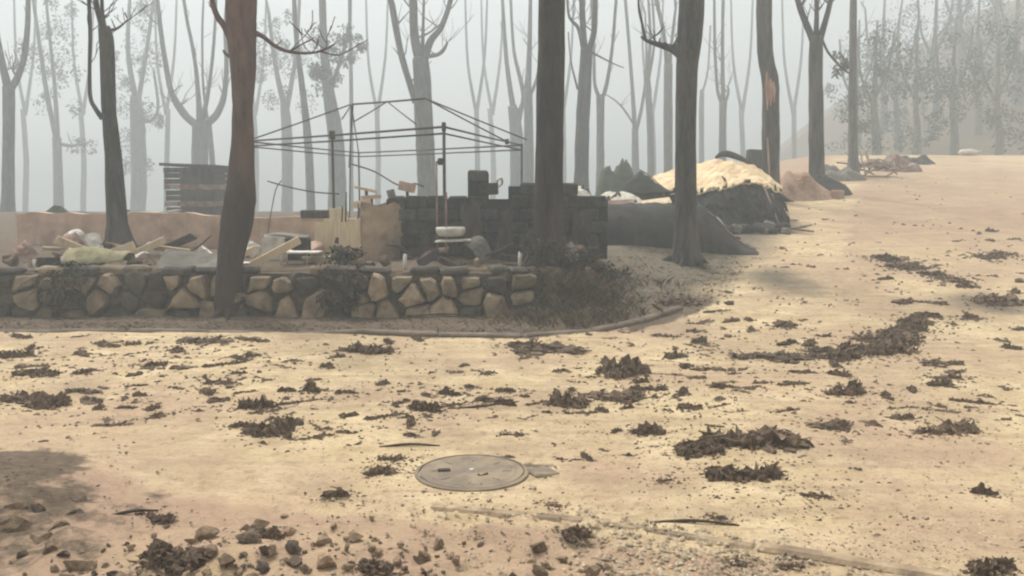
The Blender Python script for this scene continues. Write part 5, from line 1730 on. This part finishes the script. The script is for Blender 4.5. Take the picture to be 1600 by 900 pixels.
n_mid = tries = 0
while n_mid < 150 and tries < 5000:
    tries += 1
    px, py = rl.uniform(-10, 1610), rl.choice((rl.uniform(345, 800), rl.gauss(600, 50), rl.gauss(560, 40)))
    if py > 700 and rl.random() < .6 or not 340 < py < 830:
        continue
    p = on_ground(px, py)
    if not on_road(p) or p.y > 28 or any(math.hypot(p.x - k[0], p.y - k[1]) < k[2] + .06 for k in KEEP[:len(BIG)]):
        continue
    wpx = rl.uniform(16, 44) * (.45 + .55 * min(1, (py - 280) / 300))
    W_ = wpx * p.y / F
    KEEP.append((p.x, p.y, W_ * .6))
    n_mid += 1
    s_ = W_ / .9
    o = obj("leaf_clump", CLUMPS[rl.randint(0, 11)], None, p - Vector((0, 0, .004)), (0, 0, rl.uniform(0, 6.28)), (s_ * rl.uniform(.8, 1.3), s_ * rl.uniform(.6, 1.1), s_ * rl.uniform(.7, 1.8)))
    tag(o, "small ragged leaf clump " + zone(p), "leaf clump", "small leaf clumps " + zone(p))

# a few thin sticks
for k, (px, py, L, a, lab) in enumerate([(755, 640, .55, .1, "pale thin stick reaching from the two-lobed clump"), (1085, 822, .45, -.15, "curved thin stick beside the clod near the front kerb"), (210, 805, .25, .5, "forked thin stick on the sand above the near rubble"), 
                                        (690, 495, .9, .05, "straight pale stick along the gutter"), (640, 700, .4, .1, "thin stick half sunk in sand behind the manhole cover"), (1500, 590, .16, 1.4, "tiny upright twig beside the oval clod")]):
    p = on_ground(px, py)
    d = Vector((math.cos(a), math.sin(a) * .6, .0)) * L / 2
    e = Vector((0, 0, .02))
    mb = MB().tube([p - d + e * .4, p + e + d.orthogonal() * .03, p + d + e * (3 if 'tw' in lab or 'sticking' in lab else .6)], [.010, .009, .005], 5, .1, k, 4)
    solid("charred_stick", mb, M['stick'], p, lab, "stick", smooth=True)

# ------------------------------------------------------------------ near rubble
rl = random.Random(9)
cnt = 0
done = []
while cnt < 285:
    px, py = rl.uniform(-20, 1000), rl.uniform(780, 930)
    if py < 798 + 50 * abs((px - 480) / 330) + rl.uniform(-10, 45):
        continue
    p = on_ground(px, py)
    w = rl.choice((.03, .04, .05, .06, .08, .10, .13)) * .85
    if any(math.hypot(p.x - q[0], p.y - q[1]) < (w + q[2]) * .42 for q in done):
        w *= .55
    done.append((p.x, p.y, w))
    cnt += 1
    dark = rl.random() < (.34 if px < 400 else .18)
    lab = ("sooty" if dark else "tan") + " stone in the near roadside rubble"
    big = w > .12
    o = put("rubble_stone", (ROCKS_D if dark else ROCKS)[rl.randint(0, 3)], p, w, ("larger " if big else "small ") + lab, "stone", ("larger " if big else "small ") + ("sooty" if dark else "tan") + " rubble stones", tilt=.35, sink=.2)
for px, py, w, lab in [(22, 822, .18, "pinkish rock on the dark roadside mound"), (60, 800, .12, "tan rock on the dark roadside mound's far slope"), (70, 840, .16, "dark-sided rock on the roadside mound"), (128, 782, .12, "pale pointed rock heading the row of stones on the mound"), (112, 803, .11, "middle rock in the row of stones on the mound"), (92, 824, .12, "lower rock in the row of stones on the mound"),
                       (128, 886, .12, "tan rock at the near foot of the mound"), (65, 692, .10, "brown rock at the far edge of the dark patch"), (30, 792, .1, "small pinkish rock beside the dark patch")]:
    p = on_ground(px, py)
    put("roadside_rock", (ROCKS_D if rl.random() < .5 else ROCKS)[rl.randint(0, 3)], p, (w * 1.3, w, w * .8), lab, "rock", rz=rl.uniform(-.4, .4), sink=.35)


# ------------------------------------------------------------------ uncountable ground cover
def scatter(name, n, region, maker, material, label, cat, seed):
    rr = random.Random(seed)
    mb = MB()
    k = 0
    while k < n:
        px, py = region(rr)
        p = on_ground(px, py)
        if maker(mb, p, rr):
            k += 1
    o = obj(name, mb.mesh(name, material))
    tag(o, label, cat, kind='stuff')
    return o


def fleck(mb, p, rr):
    near = rr.random() < .6
    if near:
        kx, ky, kr = rr.choice(KEEP[:len(BIG)]) if rr.random() < .75 else rr.choice(KEEP)
        x, y = kx + rr.gauss(0, kr * 1.1), ky + rr.gauss(0, kr * 1.0)
        p = Vector((x, y, gz(x, y)))
    if poly_sd(p.x, p.y, ROAD_FAR) > .3:
        return False
    if not near and noise.noise(Vector((p.x * .9, p.y * .9, 1.5))) + .35 * noise.noise(Vector((p.x * 4, p.y * 4, 1.5))) < rr.uniform(-.25, .45):
        return False
    s = p.y / F * rr.uniform(1.0, 4.8)
    s = max(.006, min(s, .055))
    a = rr.uniform(0, 6.28)
    u, v = Vector((math.cos(a), math.sin(a), 0)) * s * rr.uniform(.6, 1.6), Vector((-math.sin(a), math.cos(a), 0)) * s * .6
    p = p + Vector((0, 0, .012))
    mb.add([p - u, p + v, p + u, p - v, p + Vector((rr.uniform(-.3, .3) * s, 0, s * .6))], [(0, 3, 4), (3, 2, 4), (2, 1, 4), (1, 0, 4)])
    return True


scatter("dark_flecks", 9000, lambda r_: (r_.uniform(-20, 1620), 270 + 640 * r_.random() ** .9), fleck, M['fleck'], "fine dark charcoal flecks strewn over the sandy road", "flecks", 5)


def pebble(mb, p, rr):
    if poly_sd(p.x, p.y, ROAD_FAR) > .1:
        return False
    if soil_mask(p.x, p.y)[0] > .3 or noise.noise(Vector((p.x * .8, p.y * .8, 9.5))) < rr.uniform(-.3, .4):
        return False
    s = rr.uniform(.004, .014)
    a = rr.uniform(0, 6.28)
    p = p + Vector((0, 0, .010))
    ring = [p + Vector((math.cos(a + i * 1.2566) * s * rr.uniform(.8, 1.4), math.sin(a + i * 1.2566) * s, 0)) for i in range(5)]
    mb.add(ring + [p + Vector((0, 0, s * .8))], [(i, (i + 1) % 5, 5) for i in range(5)])
    return True


scatter("pebbles", 3600, lambda r_: (r_.uniform(-20, 1620) if r_.random() < .5 else r_.uniform(900, 1620), r_.uniform(560, 910)), pebble, M['pebble'], "pale pebbles lying in the sandy road", "pebbles", 6)


def blade(hh, spread=.5):
    def f(mb, p, rr):
        if poly_sd(p.x, p.y, ROAD_FAR) < .05:
            return False
        for _ in range(5):
            q = p + Vector((rr.gauss(0, .05), rr.gauss(0, .05), -.01))
            a = rr.uniform(0, 6.28)
            u = Vector((math.cos(a) * spread, math.sin(a) * spread, 1)).normalized()
            w = Vector((-math.sin(a), math.cos(a), 0)) * .006
            L = hh * rr.uniform(.4, 1.3)
            mb.add([q - w, q + w, q + u * L * .6 + w * .7, q + u * L + Vector((math.cos(a), math.sin(a), -.3)) * L * .3], [(0, 1, 2), (0, 2, 3)])
        return True
    return f


scatter("dry_grass", 420, lambda r_: (r_.gauss(890, 60), r_.uniform(430, 512)), blade(.16), M['grass'], "dry brown grass on the bank right of the stone wall", "grass", 8)
scatter("withered_grass", 350, lambda r_: (r_.uniform(940, 1190), r_.uniform(402, 480)), blade(.06, 1.0), M['grass'], "short withered grass on the earth bank", "grass", 9)
scatter("gutter_litter", 900, lambda r_: (r_.uniform(-10, 1000), r_.uniform(490, 530)), blade(.05, 1.6), M['burnt_grass'], "burnt litter along the foot of the stone wall", "litter", 10)


# burnt shrubs: a fan of stems with small leaves
def shrub(px, Y, w, h, label, seed, mt='burnt_grass', dens=260):
    rr = random.Random(seed)
    x = at(px, 430, Y).x
    b = Vector((x, Y, gz(x, Y)))
    root = tag(empty("burnt_shrub", b), label, "shrub")
    fm = MB()
    for k in range(9):
        a = rr.uniform(0, 6.28)
        tip = b + Vector((math.cos(a) * w * rr.uniform(.3, .8), math.sin(a) * w * .6 * rr.uniform(.3, .8), h * rr.uniform(.6, 1.05)))
        st = MB().tube([b + Vector((math.cos(a) * .04, math.sin(a) * .04, -.04)), b.lerp(tip, .5) + Vector((0, 0, h * .12)), tip], [.014, .010, .004], 5, .1, k, 3)
        part("stem", st, M['stick'], root, True)
        for j in range(3):
            leaf_cloud(fm, b.lerp(tip, .45 + .25 * j), Vector((w * .28, w * .25, h * .2)), dens // 27, rr, .075, False)
    part("foliage", fm, M[mt], root)['kind'] = 'stuff'


shrub(535, 11.75, .34, .26, "blackish burnt shrub spilling over the wall below the plywood boards", 1)
shrub(845, 11.6, .36, .42, "burnt shrub at the foot of the straight blackened trunk", 4)
shrub(905, 11.8, .45, .42, "wide blackish shrub right of the straight blackened trunk", 5)
shrub(950, 12.2, .4, .26, "low dark shrub at the end of the grassy bank", 6)
def creeper(px, w, label, seed):
    rr = random.Random(seed)
    x = at(px, 450, 11.1).x
    root = tag(empty("burnt_creeper", Vector((x, WALL_Y - .02, .64))), label, "creeper")
    fm = MB()
    for k in range(7):
        xx = x + rr.uniform(-w, w)
        pts = [Vector((xx, WALL_Y + .16, .68)), Vector((xx + rr.uniform(-.05, .05), WALL_Y - .06, .60)), Vector((xx + rr.uniform(-.1, .1), WALL_Y - .12, rr.uniform(.3, .45))), Vector((xx + rr.uniform(-.15, .15), WALL_Y - .14, rr.uniform(.08, .25)))]
        part("stem", MB().tube(pts, [.010, .009, .007, .004], 5, .1, k, 3), M['stick'], root, True)
        for q in pts[:3]:
            leaf_cloud(fm, q, Vector((.11, .06, .12)), 26, rr, .07)
    part("foliage", fm, M['burnt_grass'], root)['kind'] = 'stuff'


creeper(528, .30, "black burnt creeper hanging down the stone wall below the plywood boards", 1)
creeper(105, .34, "burnt creeper hanging on the stone wall below the white metal stand", 3)
for k, (px, py, w, lab) in enumerate([(905, 492, .30, "pale flat slab lowest on the grassy bank's foot"), (930, 488, .34, "pale flat slab in the middle of the bank's foot"), (952, 483, .26, "pale pointed slab highest on the bank's foot"), (972, 490, .3, "thin pale slab beside the kerb at the bank's foot")]):
    p = on_ground(px, py)
    put("flat_slab", ROCKS[k], p, (w, w * .6, .11), lab, "stone", rz=.2 * k, sink=.15)

# ------------------------------------------------------------------ haze: the smoke itself
hz = MB().box((0, 85, 15.5), (400, 270, 57))
hm = bpy.data.materials.new("smoke_haze")
hm.use_nodes = True
nn, ll = hm.node_tree.nodes, hm.node_tree.links
nn.clear()
ho = nn.new("ShaderNodeOutputMaterial")
pv = nn.new("ShaderNodeVolumePrincipled")
pv.inputs["Color"].default_value = (*HAZE_COLOR, 1)
pv.inputs["Density"].default_value = HAZE_DENSITY
pv.inputs["Anisotropy"].default_value = 0.2
ll.new(pv.outputs[0], ho.inputs["Volume"])
h_o = obj("haze", hz.mesh("haze", hm))
tag(h_o, "grey white smoke hanging through the burnt wood", "haze", kind='stuff')
